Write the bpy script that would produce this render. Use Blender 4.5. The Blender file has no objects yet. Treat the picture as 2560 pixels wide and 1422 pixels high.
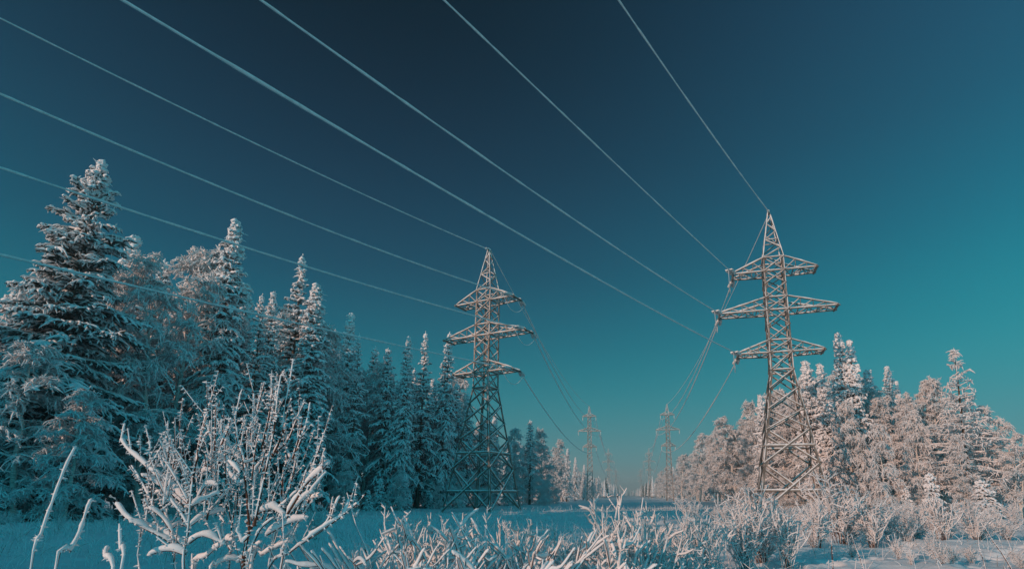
import bpy, math, random
import numpy as np
from mathutils import Vector, Matrix

random.seed(7)
RNG = np.random.default_rng(7)
scene = bpy.context.scene
COL = scene.collection
R_ = math.radians

# ------------------------------------------------------------------ camera model
FPX, PPX, PPY = 1400.0, 1400.0, 957.0          # focal length and principal point on the 2560-px frame
TH = math.atan(281.0 / 1400.0)                  # pitch
CT, ST = math.cos(TH), math.sin(TH)
CAMZ = 1.6


def ray(x, y):
    xc = (x - PPX) / FPX
    yc = (PPY - y) / FPX
    return np.array([xc, CT - yc * ST, ST + yc * CT])


def at(x, y, Y):
    r = ray(x, y)
    p = r * (Y / r[1])
    p[2] += CAMZ
    return p


# ------------------------------------------------------------------ noise and terrain
def _hash(ix, iy, seed):
    h = (ix.astype(np.int64) * 374761393 + iy.astype(np.int64) * 668265263 + seed * 974711) & 0x7FFFFFFF
    h = ((h ^ (h >> 13)) * 1274126177) & 0x7FFFFFFF
    return ((h ^ (h >> 16)) & 0xFFFF) / 65535.0


def vnoise(x, y, seed=0):
    x = np.asarray(x, float); y = np.asarray(y, float)
    ix = np.floor(x); iy = np.floor(y)
    fx = x - ix; fy = y - iy
    fx = fx * fx * (3 - 2 * fx); fy = fy * fy * (3 - 2 * fy)
    a = _hash(ix, iy, seed); b = _hash(ix + 1, iy, seed)
    c = _hash(ix, iy + 1, seed); d = _hash(ix + 1, iy + 1, seed)
    return (a + (b - a) * fx) * (1 - fy) + (c + (d - c) * fx) * fy - 0.5


def gh(x, y):
    x = np.asarray(x, float); y = np.asarray(y, float)
    r = np.hypot(x, y)
    near = np.clip(1.3 - r / 110.0, 0.12, 1.0)
    z = 0.55 * vnoise(x / 23, y / 23, 1) * near
    z = z + 0.34 * vnoise(x / 6.1, y / 6.1, 2) * near
    z = z + 0.22 * vnoise(x / 2.3, y / 2.3, 3) * near
    z = z + 0.17 * vnoise(x / 1.1, y / 1.1, 4) * near + 0.05 * vnoise(x / 0.42, y / 0.42, 6) * near
    for (ax, ay), (bx_, by_), m in TRACKS:           # lines of paw and ski dents pressed into the crust
        for i in range(m):
            k = (i + .5) / m
            cx = ax + (bx_ - ax) * k + .35 * math.sin(i * .45); cy = ay + (by_ - ay) * k + .14 * (-1) ** i
            d2 = (x - cx) ** 2 + ((y - cy) * .8) ** 2
            z = z - .13 * np.exp(-d2 / .035) + .03 * np.exp(-(np.sqrt(d2) - .34) ** 2 / .012)
    return z


TRACKS = [((4.5, 13.2), (16, 19), 26), ((9.0, 12.6), (13.5, 24), 22), ((12.5, 14.6), (20, 16.5), 16)]


def gz(x, y):
    return float(gh(x, y))


# ------------------------------------------------------------------ materials
def nmat(name):
    m = bpy.data.materials.new(name)
    m.use_nodes = True
    nt = m.node_tree
    b = nt.nodes['Principled BSDF']
    return m, nt, b


def noisy(name, c1, c2, scale=8.0, rough=0.8, bump=0.3, detail=5.0, stretch=(1, 1, 1), metallic=0.0, spec=0.3, p0=0.35, p1=0.65, bdist=0.02):
    m, nt, b = nmat(name)
    tc = nt.nodes.new('ShaderNodeTexCoord')
    mp = nt.nodes.new('ShaderNodeMapping')
    mp.inputs['Scale'].default_value = stretch
    nt.links.new(tc.outputs['Object'], mp.inputs['Vector'])
    n = nt.nodes.new('ShaderNodeTexNoise')
    n.inputs['Scale'].default_value = scale
    n.inputs['Detail'].default_value = detail
    nt.links.new(mp.outputs['Vector'], n.inputs['Vector'])
    r = nt.nodes.new('ShaderNodeValToRGB')
    r.color_ramp.elements[0].position = p0
    r.color_ramp.elements[1].position = p1
    r.color_ramp.elements[0].color = (*c1, 1)
    r.color_ramp.elements[1].color = (*c2, 1)
    nt.links.new(n.outputs['Fac'], r.inputs['Fac'])
    nt.links.new(r.outputs['Color'], b.inputs['Base Color'])
    b.inputs['Roughness'].default_value = rough
    b.inputs['Metallic'].default_value = metallic
    b.inputs['Specular IOR Level'].default_value = spec
    if bump:
        bp = nt.nodes.new('ShaderNodeBump')
        bp.inputs['Strength'].default_value = bump
        bp.inputs['Distance'].default_value = bdist
        nt.links.new(n.outputs['Fac'], bp.inputs['Height'])
        nt.links.new(bp.outputs['Normal'], b.inputs['Normal'])
    return m


M = {}
M['snow'] = noisy('snow', (.80, .83, .86), (.86, .88, .90), scale=5.0, rough=0.7, bump=0.35, bdist=0.05, spec=0.2)
M['ground'] = noisy('ground_snow', (.78, .82, .85), (.86, .88, .90), scale=2.2, rough=0.65, bump=0.55, detail=9, bdist=0.12, spec=0.25)
M['frost'] = noisy('frost', (.70, .71, .73), (.84, .85, .86), scale=9.0, rough=0.85, bump=0.4, bdist=0.03, spec=0.15)
M['needles'] = noisy('needles', (.020, .032, .026), (.085, .095, .075), scale=3.0, rough=0.8, bump=0.0, spec=0.1)
M['needles'] = noisy('needles', (.022, .034, .028), (.50, .53, .54), scale=4.5, rough=0.85, bump=0.0, spec=0.1, p0=.47, p1=.66)
M['hoary_bark'] = noisy('hoary_bark', (.13, .105, .09), (.58, .56, .54), scale=7.0, rough=0.9, bump=0.3, spec=0.1, p0=.38, p1=.58)
M['lit_frosted_needles'] = noisy('lit_frosted_needles', (.10, .085, .055), (.42, .40, .36), scale=5.0, rough=0.85, bump=0.0, spec=0.1)  # frosted, and a lighter, browner copy painted for the sunlit spruces
M['bark'] = noisy('bark', (.05, .038, .03), (.16, .115, .085), scale=6.0, rough=0.9, bump=0.6, stretch=(3, 3, .6), spec=0.1)
M['birch'] = noisy('birch_bark', (.05, .045, .04), (.62, .58, .54), scale=3.0, rough=0.8, bump=0.3, stretch=(1, 1, 7), spec=0.1, p0=.33, p1=.45)
M['twig'] = noisy('twig_bark', (.055, .025, .018), (.14, .065, .045), scale=20.0, rough=0.75, bump=0.3, spec=0.2)
M['steel'] = noisy('galvanised_steel', (.10, .082, .07), (.26, .225, .195), scale=2.6, rough=0.6, bump=0.1, metallic=0.25, spec=0.4)
M['rime'] = noisy('rime', (.66, .68, .69), (.82, .83, .84), scale=4.0, rough=0.85, bump=0.5, spec=0.15)
M['porcelain'] = noisy('frosted_porcelain', (.50, .50, .49), (.80, .80, .79), scale=6.0, rough=0.5, bump=0.2, spec=0.4)
M['straw'] = noisy('dry_stem', (.20, .17, .13), (.62, .60, .57), scale=14.0, rough=0.85, bump=0.0, spec=0.1)


# ------------------------------------------------------------------ mesh collection
class Geo:
    def __init__(self):
        self.v = []; self.f = []; self.m = []; self.sm = []; self.n = 0

    def add(self, verts, quads, mat=0, smooth=True):
        verts = np.asarray(verts, float).reshape(-1, 3)
        quads = np.asarray(quads, np.int64).reshape(-1, 4)
        self.v.append(verts); self.f.append(quads + self.n)
        self.m.append(np.full(len(quads), mat, np.int32))
        self.sm.append(np.full(len(quads), smooth, bool))
        self.n += len(verts)

    def tubes(self, paths, rad, sides=5, mat=0, flat=1.0, lift=None, smooth=True, ph=0.0):
        """paths (N,K,3), rad (N,K)"""
        paths = np.asarray(paths, float); rad = np.asarray(rad, float)
        if paths.ndim == 2:
            paths = paths[None]; rad = rad[None]
        N, K, _ = paths.shape
        if N == 0:
            return
        t = np.gradient(paths, axis=1)
        t /= np.linalg.norm(t, axis=2, keepdims=True) + 1e-9
        up = np.zeros_like(t); up[..., 2] = 1.0
        vert = np.abs(t[..., 2]) > 0.985
        up[vert] = (0.0, -1.0, 0.0)
        s = np.cross(t, up); s /= np.linalg.norm(s, axis=2, keepdims=True) + 1e-9
        u = np.cross(s, t)
        if lift is not None:
            paths = paths + u * np.asarray(lift)[..., None]
        a = np.arange(sides) * 2 * math.pi / sides + ph
        ca = np.cos(a)[None, None, :, None]; sa = np.sin(a)[None, None, :, None]
        ring = paths[:, :, None, :] + rad[:, :, None, None] * (s[:, :, None, :] * ca + u[:, :, None, :] * sa * flat)
        idx = np.arange(N * K * sides).reshape(N, K, sides)
        A = idx[:, :-1, :]; B = np.roll(A, -1, axis=2); D = idx[:, 1:, :]; C = np.roll(D, -1, axis=2)
        q = np.stack([A, B, C, D], axis=-1).reshape(-1, 4)
        self.add(ring.reshape(-1, 3), q, mat, smooth)

    def ribbons(self, p0, p1, mat=0):
        """strips between two sets of paths (N,K,3)"""
        N, K, _ = p0.shape
        if N == 0:
            return
        v = np.stack([p0, p1], axis=2).reshape(-1, 3)
        idx = np.arange(N * K * 2).reshape(N, K, 2)
        q = np.stack([idx[:, :-1, 0], idx[:, 1:, 0], idx[:, 1:, 1], idx[:, :-1, 1]], axis=-1).reshape(-1, 4)
        self.add(v, q, mat, False)

    def bar(self, a, b, w, h, mat=0, off=(0, 0, 0)):
        """rectangular bar from a to b; w across, h upwards"""
        a = np.array(a, float) + np.array(off); b = np.array(b, float) + np.array(off)
        t = b - a; t /= np.linalg.norm(t) + 1e-9
        up = np.array([0, 0, 1.0]) if abs(t[2]) < .97 else np.array([0, 1.0, 0])
        s = np.cross(t, up); s /= np.linalg.norm(s); u = np.cross(s, t)
        s *= w / 2; u *= h / 2
        v = [a - s - u, a + s - u, a + s + u, a - s + u, b - s - u, b + s - u, b + s + u, b - s + u]
        q = [[0, 3, 2, 1], [4, 5, 6, 7], [0, 1, 5, 4], [1, 2, 6, 5], [2, 3, 7, 6], [3, 0, 4, 7]]
        self.add(v, q, mat, False)

    def build(self, name, mats, parent=None):
        v = np.concatenate(self.v); f = np.concatenate(self.f)
        me = bpy.data.meshes.new(name)
        me.vertices.add(len(v)); me.vertices.foreach_set('co', v.ravel())
        me.loops.add(f.size); me.loops.foreach_set('vertex_index', f.ravel().astype(np.int32))
        me.polygons.add(len(f))
        me.polygons.foreach_set('loop_start', (np.arange(len(f)) * 4).astype(np.int32))
        me.polygons.foreach_set('material_index', np.concatenate(self.m))
        me.polygons.foreach_set('use_smooth', np.concatenate(self.sm))
        me.update(calc_edges=True)
        me.validate()
        for m in mats:
            me.materials.append(M[m])
        o = bpy.data.objects.new(name, me)
        COL.objects.link(o)
        if parent is not None:
            o.parent = parent
        return o


def empty(name, loc=(0, 0, 0)):
    o = bpy.data.objects.new(name, None)
    o.empty_display_size = 0.3
    o.location = loc
    COL.objects.link(o)
    return o


def tag(o, label, cat, group=None):
    o['label'] = label; o['category'] = cat
    if group:
        o['group'] = group
    return o


def copy_tree(src, parent=None):
    c = src.copy(); COL.objects.link(c)
    if parent is not None:
        c.parent = parent
    for ch in src.children:
        copy_tree(ch, c)
    return c


def rnd(a, b, n=None):
    return RNG.uniform(a, b, n)


# ------------------------------------------------------------------ camera, sun, sky, air
cam_d = bpy.data.cameras.new('camera')
cam = bpy.data.objects.new('camera', cam_d)
COL.objects.link(cam)
cam.location = (0, 0, CAMZ)
cam.rotation_euler = (math.pi / 2 + TH, 0, 0)
cam_d.sensor_fit = 'HORIZONTAL'
cam_d.sensor_width = 36.0
cam_d.lens = 36.0 * FPX / 2560.0
cam_d.shift_x = (1280.0 - PPX) / 2560.0
cam_d.shift_y = (PPY - 711.0) / 2560.0
cam_d.clip_start = 0.1
cam_d.clip_end = 8000
scene.camera = cam

SUN_EL, SUN_AZ = R_(14.0), math.atan2(-0.72, -0.69)     # azimuth measured from +Y to +X
SDIR = Vector((math.sin(SUN_AZ) * math.cos(SUN_EL), math.cos(SUN_AZ) * math.cos(SUN_EL), math.sin(SUN_EL)))
sd = bpy.data.lights.new('sun', 'SUN')
sd.energy = 3.1
sd.angle = R_(0.5)
sd.color = (1.0, 0.60, 0.44)
sun = bpy.data.objects.new('sun', sd)
sun.rotation_euler = (-SDIR).to_track_quat('-Z', 'Y').to_euler()
sun.location = (-60, -60, 60)
COL.objects.link(sun)


def lin(r, g, b):
    f = lambda c: c / 12.92 if c <= 0.04045 else ((c + 0.055) / 1.055) ** 2.4
    return (f(r / 255), f(g / 255), f(b / 255), 1)


world = bpy.data.worlds.new('World')
scene.world = world
world.use_nodes = True
nt = world.node_tree
for n in list(nt.nodes):
    nt.nodes.remove(n)
NN = nt.nodes.new; LK = nt.links.new
out = NN('ShaderNodeOutputWorld'); bg = NN('ShaderNodeBackground')
bg.inputs['Strength'].default_value = 0.1
LK(bg.outputs[0], out.inputs['Surface'])
tc = NN('ShaderNodeTexCoord')
sep = NN('ShaderNodeSeparateXYZ'); LK(tc.outputs['Generated'], sep.inputs[0])


def mth(op, a, b=None, clamp=False):
    n = NN('ShaderNodeMath'); n.operation = op; n.use_clamp = clamp
    for i, v in enumerate((a, b)):
        if v is None:
            continue
        if isinstance(v, (int, float)):
            n.inputs[i].default_value = v
        else:
            LK(v, n.inputs[i])
    return n.outputs[0]


el = mth('MULTIPLY', mth('ARCSINE', sep.outputs['Z']), 2 / math.pi, clamp=True)


def ramp(stops):
    r = NN('ShaderNodeValToRGB')
    cr = r.color_ramp
    cr.interpolation = 'B_SPLINE'
    while len(cr.elements) < len(stops):
        cr.elements.new(0.5)
    for e, (deg, c) in zip(cr.elements, stops):
        e.position = deg / 90.0
        e.color = lin(*c)
    LK(el, r.inputs['Fac'])
    return r.outputs['Color']


# darkest part of the sky, a quarter turn from the sun, and the paler part facing away from it
rampA = ramp([(0, (150, 146, 144)), (3, (92, 140, 144)), (9, (28, 128, 140)), (15, (22, 100, 120)), (22, (22, 72, 96)), (32, (17, 48, 70)), (44, (3, 25, 38)), (60, (3, 22, 34)), (90, (8, 28, 42))])
rampB = ramp([(0, (110, 140, 146)), (4, (80, 150, 158)), (9, (50, 148, 158)), (15, (20, 142, 156)), (23, (20, 112, 136)), (32, (28, 88, 114)), (45, (28, 70, 98)), (60, (22, 58, 84)), (90, (20, 44, 60))])
rampC = ramp([(0, (52, 196, 214)), (10, (44, 191, 211)), (25, (36, 181, 205)), (45, (28, 150, 177)), (65, (22, 95, 120)), (90, (16, 42, 58))])   # the sunward half
hl = mth('SQRT', mth('ADD', mth('ADD', mth('MULTIPLY', sep.outputs['X'], sep.outputs['X']), mth('MULTIPLY', sep.outputs['Y'], sep.outputs['Y'])), 1e-6))
DA = R_(-24)
dot = mth('DIVIDE', mth('ADD', mth('MULTIPLY', sep.outputs['X'], math.sin(DA)), mth('MULTIPLY', sep.outputs['Y'], math.cos(DA))), hl)
fac = mth('MULTIPLY', mth('SUBTRACT', 1.0, dot), 1 / 0.62, clamp=True)
mixAB = NN('ShaderNodeMix'); mixAB.data_type = 'RGBA'
LK(fac, mixAB.inputs['Factor']); LK(rampA, mixAB.inputs[6]); LK(rampB, mixAB.inputs[7])
back = mth('MULTIPLY', mth('SUBTRACT', mth('MULTIPLY', sep.outputs['Y'], -1.0), -0.15), 1.6, clamp=True)
mixC = NN('ShaderNodeMix'); mixC.data_type = 'RGBA'
LK(back, mixC.inputs['Factor']); LK(mixAB.outputs[2], mixC.inputs[6]); LK(rampC, mixC.inputs[7])
sky = NN('ShaderNodeTexSky')
sky.sky_type = 'NISHITA'
sky.sun_disc = False
sky.sun_elevation = SUN_EL
sky.sun_rotation = SUN_AZ
sky.ozone_density = 3.0
sky.dust_density = 0.3
sky.air_density = 0.8
ten = NN('ShaderNodeVectorMath'); ten.operation = 'SCALE'; ten.inputs['Scale'].default_value = 10.0
LK(mixC.outputs[2], ten.inputs[0])
mixN = NN('ShaderNodeMix'); mixN.data_type = 'RGBA'
mixN.inputs['Factor'].default_value = 0.985
LK(sky.outputs['Color'], mixN.inputs[6]); LK(ten.outputs['Vector'], mixN.inputs[7])
LK(mixN.outputs[2], bg.inputs['Color'])

hz = Geo()
x0, x1, y0, y1, z0, z1 = -900, 1000, -150, 1700, -3.0, 34.0
hz.add([(x0, y0, z0), (x1, y0, z0), (x1, y1, z0), (x0, y1, z0), (x0, y0, z1), (x1, y0, z1), (x1, y1, z1), (x0, y1, z1)],
       [[0, 3, 2, 1], [4, 5, 6, 7], [0, 1, 5, 4], [1, 2, 6, 5], [2, 3, 7, 6], [3, 0, 4, 7]], 0, False)
hm = bpy.data.materials.new('air')
hm.use_nodes = True
hn = hm.node_tree
hn.nodes.remove(hn.nodes['Principled BSDF'])
pv = hn.nodes.new('ShaderNodeVolumePrincipled')
pv.inputs['Color'].default_value = (.60, .84, .90, 1)
pv.inputs['Density'].default_value = 0.0009
hn.links.new(pv.outputs['Volume'], hn.nodes['Material Output'].inputs['Volume'])
M['air'] = hm
haze = hz.build('haze', ['air'])
haze['kind'] = 'stuff'

scene.view_settings.view_transform = 'Standard'
scene.view_settings.look = 'None'
scene.view_settings.exposure = 0.0
scene.view_settings.gamma = 1.0
scene.view_settings.use_curve_mapping = False
scene.cycles.use_denoising = True
scene.cycles.max_bounces = 6
scene.cycles.diffuse_bounces = 3
scene.cycles.volume_bounces = 0

# ------------------------------------------------------------------ ground
ang = np.concatenate([np.linspace(-180, -58, 46)[:-1], np.linspace(-58, 58, 640), np.linspace(58, 180, 46)[1:]]) * math.pi / 180
rad_ = np.concatenate([np.geomspace(.8, 9, 30)[:-1], np.geomspace(9, 60, 400)[:-1], np.geomspace(60, 2500, 120)])
AA, RR = np.meshgrid(ang, rad_, indexing='ij')
GX = RR * np.sin(AA); GY = RR * np.cos(AA)
GZ = gh(GX, GY)
idx = np.arange(GX.size).reshape(GX.shape)
q = np.stack([idx[:-1, :-1], idx[:-1, 1:], idx[1:, 1:], idx[1:, :-1]], axis=-1).reshape(-1, 4)
g = Geo()
g.add(np.stack([GX, GY, GZ], axis=-1).reshape(-1, 3), q[:, ::-1], 0, True)
ground = g.build('ground', ['ground'])
ground['kind'] = 'structure'

# ------------------------------------------------------------------ lattice pylons
ZN_A = [0.0, 4.4, 7.5, 9.4, 11.4, 13.2, 14.9, 16.1, 17.6, 19.1, 20.4, 21.8, 23.1, 24.5]
ARMS_A = [(14.9, 16.1, 3.95), (19.1, 20.4, 5.45), (23.1, 24.5, 3.95)]
ZN_B = [0.0, 2.6, 5.0, 7.2, 9.2, 11.0, 12.6, 14.0, 15.3, 16.6, 17.8, 19.1, 20.4, 21.6, 22.8, 24.0, 25.2, 26.4]
ARMS_B = [(16.6, 17.6, 2.2), (21.6, 22.7, 3.65), (26.3, 27.2, 2.2)]
SLIM = False


def hw(z):
    if SLIM:
        return float(np.interp(z, [0, 16.6, 26.4, 29.6], [1.1, .62, .52, .14]))
    if z <= 13.2:
        return 3.0 - (3.0 - 1.02) * z / 13.2
    if z <= 24.5:
        return 1.02 - 0.06 * (z - 13.2) / 11.3
    return 0.96 - (0.96 - 0.10) * (z - 24.5) / 5.1


def corner(z, sx, sy):
    h = hw(z)
    return np.array([sx * h, sy * h, z])


def snowbar(G, a, b, w=0.09, h=0.09, sn=0.07, part=1.0):
    """steel bar with a crust of rime along its upper side"""
    a = np.array(a, float); b = np.array(b, float)
    G.bar(a, b, w, h, 0)
    t = b - a; L = np.linalg.norm(t); t /= L
    flatness = math.sqrt(max(0.0, 1 - t[2] ** 2))
    if flatness > 0.3 and sn > 0:
        s = np.cross(t, (0, 0, 1)); s /= np.linalg.norm(s); u = np.cross(s, t)
        n = max(3, int(L / 0.45))
        k = np.linspace(0.02, 0.98, n)
        p = a + (b - a) * k[:, None] + u * (h * 0.5 + sn * 0.25)
        r = (w * 0.55) * rnd(0.65, 1.35, n); r[0] *= .6; r[-1] *= .6
        G.tubes(p, r, 6, 1, flat=sn / (w * 0.62) * 0.8)


def insulator(G, p, d, n=7, r=0.15, L=1.25):
    """a string of discs from p along d"""
    d = np.array(d, float); d /= np.linalg.norm(d)
    p = np.array(p, float)
    zz = []; rr = []
    for i in range(n):
        a = 0.12 + (L - .2) * i / n
        st = (L - .2) / n
        zz += [a, a + st * .25, a + st * .55, a + st * .8]
        rr += [.06, r, r * .95, .06]
    zz = [0, .1] + zz + [L]
    rr = [.035, .035] + rr + [.035]
    path = p + d * np.array(zz)[:, None]
    G.tubes(path, np.array(rr), 10, 0)


def make_pylon(slim=False):
    global SLIM
    SLIM = slim
    ZN, ARMS = (ZN_B, ARMS_B) if slim else (ZN_A, ARMS_A)
    wk = .8 if slim else 1.0
    zbody = ZN[-1]
    root = empty('lattice_pylon')
    for sx in (-1, 1):
        for sy in (-1, 1):
            G = Geo()
            zs = [-0.6, 8.0, 16.6, 26.4] if slim else [-0.6, 4.4, 9.4, 13.2, 24.5]
            for i in range(len(zs) - 1):
                a = corner(zs[i], sx, sy); b = corner(zs[i + 1], sx, sy)
                w = .13 if slim else (0.19 if zs[i] < 13 else 0.15)
                # angle section: two flanges meeting at the outer corner
                G.bar(a, b, w, 0.035, 0, off=(-sx * w / 2, 0, 0))
                G.bar(a, b, 0.035, w, 0, off=(0, -sy * w / 2, 0))
                n = 14
                k = np.linspace(0, 1, n)
                p = a + (b - a) * k[:, None] + np.array([-sx * .02, sy * 0.015 - sy * .02, 0])
                G.tubes(p, 0.036 * rnd(.5, 1.4, n), 5, 1)
            for z in ([] if slim else ZN[1:]):
                p = corner(z, sx, sy)
                G.bar(p + (-sx * .17, sy * .012, -.14), p + (-sx * .17, sy * .012, .14), 0.28, 0.03, 0)
            G.build('leg', ['steel', 'rime'], root)
    G = Geo()
    for f in range(4):
        c0, c1 = [((-1, -1), (1, -1)), ((1, -1), (1, 1)), ((1, 1), (-1, 1)), ((-1, 1), (-1, -1))][f]
        nrm = np.array([(0, -1, 0), (1, 0, 0), (0, 1, 0), (-1, 0, 0)][f], float)
        for i in range(len(ZN) - 1):
            za, zb = ZN[i], ZN[i + 1]
            w = .07 if slim else (0.12 if i < 2 else (0.09 if i < 5 else 0.07))
            a0 = corner(za, *c0); b0 = corner(zb, *c1)
            snowbar(G, a0 + nrm * 0.05, b0 + nrm * 0.05, w, w, w * .8)
            a1 = corner(za, *c1); b1 = corner(zb, *c0)
            snowbar(G, a1 - nrm * 0.06, b1 - nrm * 0.06, w, w, w * .8)
        for z, w in ((2.0, .14), (6.0, .12), (13.2, .10), (14.9, .10), (16.1, .09), (19.1, .10), (20.4, .09), (23.1, .10), (24.5, .09)) if not slim else ((2.6, .08), (9.2, .08), (16.6, .08), (17.8, .08), (21.6, .08), (22.8, .08), (26.4, .08)):
            snowbar(G, corner(z, *c0), corner(z, *c1), w, w, w)
    for z in ((16.6,) if slim else (2.0, 6.0, 13.2)):        # plan bracing
        snowbar(G, corner(z, -1, -1) + (0, 0, .03), corner(z, 1, 1) + (0, 0, .03), .08, .08, .07)
    G.build('body_bracing', ['steel', 'rime'], root)
    # peak
    G = Geo()
    pz = [26.4, 27.2, 28.0, 28.7, 29.3] if slim else [24.5, 25.5, 26.5, 27.4, 28.3, 29.1]
    for sx in (-1, 1):
        for sy in (-1, 1):
            snowbar(G, corner(zbody, sx, sy), corner(29.6, sx, sy), .10 * wk, .10 * wk, .0)
            k = np.linspace(0, 1, 12)
            p = corner(zbody, sx, sy) + (corner(29.6, sx, sy) - corner(zbody, sx, sy)) * k[:, None] + (0, -.05, 0)
            G.tubes(p, .05 * rnd(.5, 1.4, 12), 5, 1)
    for f in range(4):
        c0, c1 = [((-1, -1), (1, -1)), ((1, -1), (1, 1)), ((1, 1), (-1, 1)), ((-1, 1), (-1, -1))][f]
        for i in range(len(pz) - 1):
            A, B = (c0, c1) if (i + f) % 2 == 0 else (c1, c0)
            snowbar(G, corner(pz[i], *A), corner(pz[i + 1], *B), .07, .07, .07)
        snowbar(G, corner(pz[2], *c0), corner(pz[2], *c1), .06, .06, .06)
    G.bar((0, -.35, 29.62), (0, .35, 29.62), .12, .1, 0)
    G.tubes(np.array([(0, -.36, 29.70), (0, -.15, 29.74), (0, .15, 29.74), (0, .36, 29.7)]), np.array([.06, .13, .12, .05]), 7, 1)
    G.build('peak', ['steel', 'rime'], root)
    # crossarms: two level chords, two ties, zigzag lacing, end beam
    for zb, zt, L in ARMS:
        for sx in (-1, 1):
            G = Geo()
            h = hw(zb); ht = hw(zt)
            tipw = 0.12 if slim else 0.80
            tips = {}
            for sy in (-1, 1):
                a = np.array([sx * h, sy * h, zb]); b = np.array([sx * L, sy * tipw, zb + .04])
                tips[sy] = b
                snowbar(G, a, b + (b - a) * 0.03, .095 * wk, .095 * wk, .10)
                t = np.array([sx * ht, sy * ht, zt])
                snowbar(G, t, b + (0, 0, .08), .09, .09, .10)
                nn = 4 if L > 5 else 3
                for i in range(1, nn):
                    k = i / nn
                    p = a + (b - a) * k; qn = t + (b + (0, 0, .08) - t) * k
                    if qn[2] - p[2] > .25:
                        snowbar(G, p, qn, .06, .06, 0)
                        k2 = (i - 1) / nn
                        snowbar(G, a + (b - a) * k2 + (0, 0, .05), qn, .06, .06, .05)
            nn = 5 if L > 5 else 4
            pa = np.array([sx * h, -h, zb]); pb = np.array([sx * h, h, zb])
            for i in range(nn):
                A0 = pa + (tips[-1] - pa) * (i / nn); A1 = pa + (tips[-1] - pa) * ((i + 1) / nn)
                B0 = pb + (tips[1] - pb) * (i / nn); B1 = pb + (tips[1] - pb) * ((i + 1) / nn)
                if i % 2 == 0:
                    snowbar(G, A0, B1, .055, .055, .04)
                else:
                    snowbar(G, B0, A1, .055, .055, .04)
                snowbar(G, A1, B1, .055, .055, .05)
            snowbar(G, tips[-1] + (-sx * .12, -.3 * (not slim), .0), tips[1] + (-sx * .12, .3 * (not slim), .0), .12, .16, .09)
            G.build('crossarm', ['steel', 'rime'], root)
            if slim:
                G = Geo()
                insulator(G, (sx * (L - .1), 0, zb - .05), (0, 0, -1), 6, .13, 1.2)
                G.build('insulator', ['porcelain'], root)
    return root


def wire_obj(name, path, r, label, group, clamp_pts=()):
    G = Geo()
    n = len(path)
    rr = r * (1 + 0.34 * vnoise(np.arange(n) * 0.9, np.full(n, path[0][0]), 5) * 2)
    G.tubes(np.asarray(path), rr, 6, 0)
    for c in clamp_pts:
        dd = path[1] - path[0]
        insulator(G, c, dd, 2, .10, .35)
    o = G.build(name, ['rime'])
    tag(o, label, 'wire', group)
    return o


pylon0 = make_pylon()
pylon1 = make_pylon(True)
PY = []


def place_pylon(first, x, y, z, yaw, label, group=None):
    src, n = (pylon0, 0) if len(PY) in (0, 4) else (pylon1, 1)
    o = src if not any(p == src for p in PY) else copy_tree(src)
    o.location = (x, y, z)
    o.rotation_euler = (0, 0, yaw)
    tag(o, label, 'pylon', group)
    PY.append(o)
    return o


def arm_tip(o, k, side, sy):
    """world point at a crossarm tip; k 0..2, side -1/+1, sy -1 (camera side)/+1"""
    near = o in (RP[0], LP[0])
    zb, zt, L = (ARMS_A if near else ARMS_B)[k]
    Mx = Matrix.Translation(o.location) @ Matrix.Rotation(o.rotation_euler[2], 4, 'Z')
    if not near:
        return np.array(Mx @ Vector((side * (L - .1), 0, zb - 1.3)))
    return np.array(Mx @ Vector((side * (L - .12), sy * 1.05, zb)))


def peak_pt(o, sy):
    Mx = Matrix.Translation(o.location) @ Matrix.Rotation(o.rotation_euler[2], 4, 'Z')
    return np.array(Mx @ Vector((0, sy * .34, 29.62)))


LINE = math.atan2(0.1205, 1)
right_xy = [(21.15, 52.3), (33.6, 174), (54.0, 342), (84, 590)]
left_xy = [(-8.25, 61), (9.4, 178), (29.6, 344), (58.5, 592)]
lab_r = ['large sunlit pylon crusted with rime in front of the right forest',
         'smaller rimed pylon in the corridor, next beyond the sunlit one at right',
         'hazy pylon in the right row beside the far trees, third of its row',
         'faintest pylon in haze at the far end of the right row']
lab_l = ['large pylon standing before the shaded spruces, its lower half in blue shade',
         'smaller pylon rising from dark trees at the end of the shaded left forest',
         'hazy pylon in the left row behind the far left trees, third of its row',
         'faintest pylon in haze at the far end of the left row']
for i in range(4):
    place_pylon(i == 0, right_xy[i][0], right_xy[i][1], gz(*right_xy[i]) if i > 1 else 0.0, -R_(15) if i == 0 else -LINE, lab_r[i], 'pylons of the two power lines')
for i in range(4):
    place_pylon(False, left_xy[i][0], left_xy[i][1], gz(*left_xy[i]) if i > 1 else 0.0, -R_(27) if i == 0 else -LINE, lab_l[i], 'pylons of the two power lines')
RP, LP = PY[:4], PY[4:]

# insulator strings on the two near pylons hang as parts of them
ND = np.array([-0.5639, -0.8258, 0.0])          # horizontal heading of the near spans, out of the picture behind the camera


def to_local(o, p):
    Mx = Matrix.Translation(o.location) @ Matrix.Rotation(o.rotation_euler[2], 4, 'Z')
    return np.array(Mx.inverted() @ Vector(p))


def fit_span(P0, pts, reach):
    """parabola in the vertical plane through P0 along ND that follows the measured sight lines"""
    S, Z = [], []
    for (x, y) in pts:
        r = ray(x, y)
        A = np.array([[ND[0], -r[0]], [ND[1], -r[1]]])
        s, k = np.linalg.solve(A, [-P0[0], -P0[1]])
        S.append(s); Z.append(CAMZ + k * r[2] - P0[2])
    S = np.array(S); Z = np.array(Z)
    co, *_ = np.linalg.lstsq(np.stack([S, S * S], axis=1), Z, rcond=None)
    a, b = co
    b = max(b, 0.0002)
    s = np.linspace(0, reach, 240)
    return np.stack([P0[0] + ND[0] * s, P0[1] + ND[1] * s, P0[2] + a * s + b * s * s], axis=1), a, b


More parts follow.
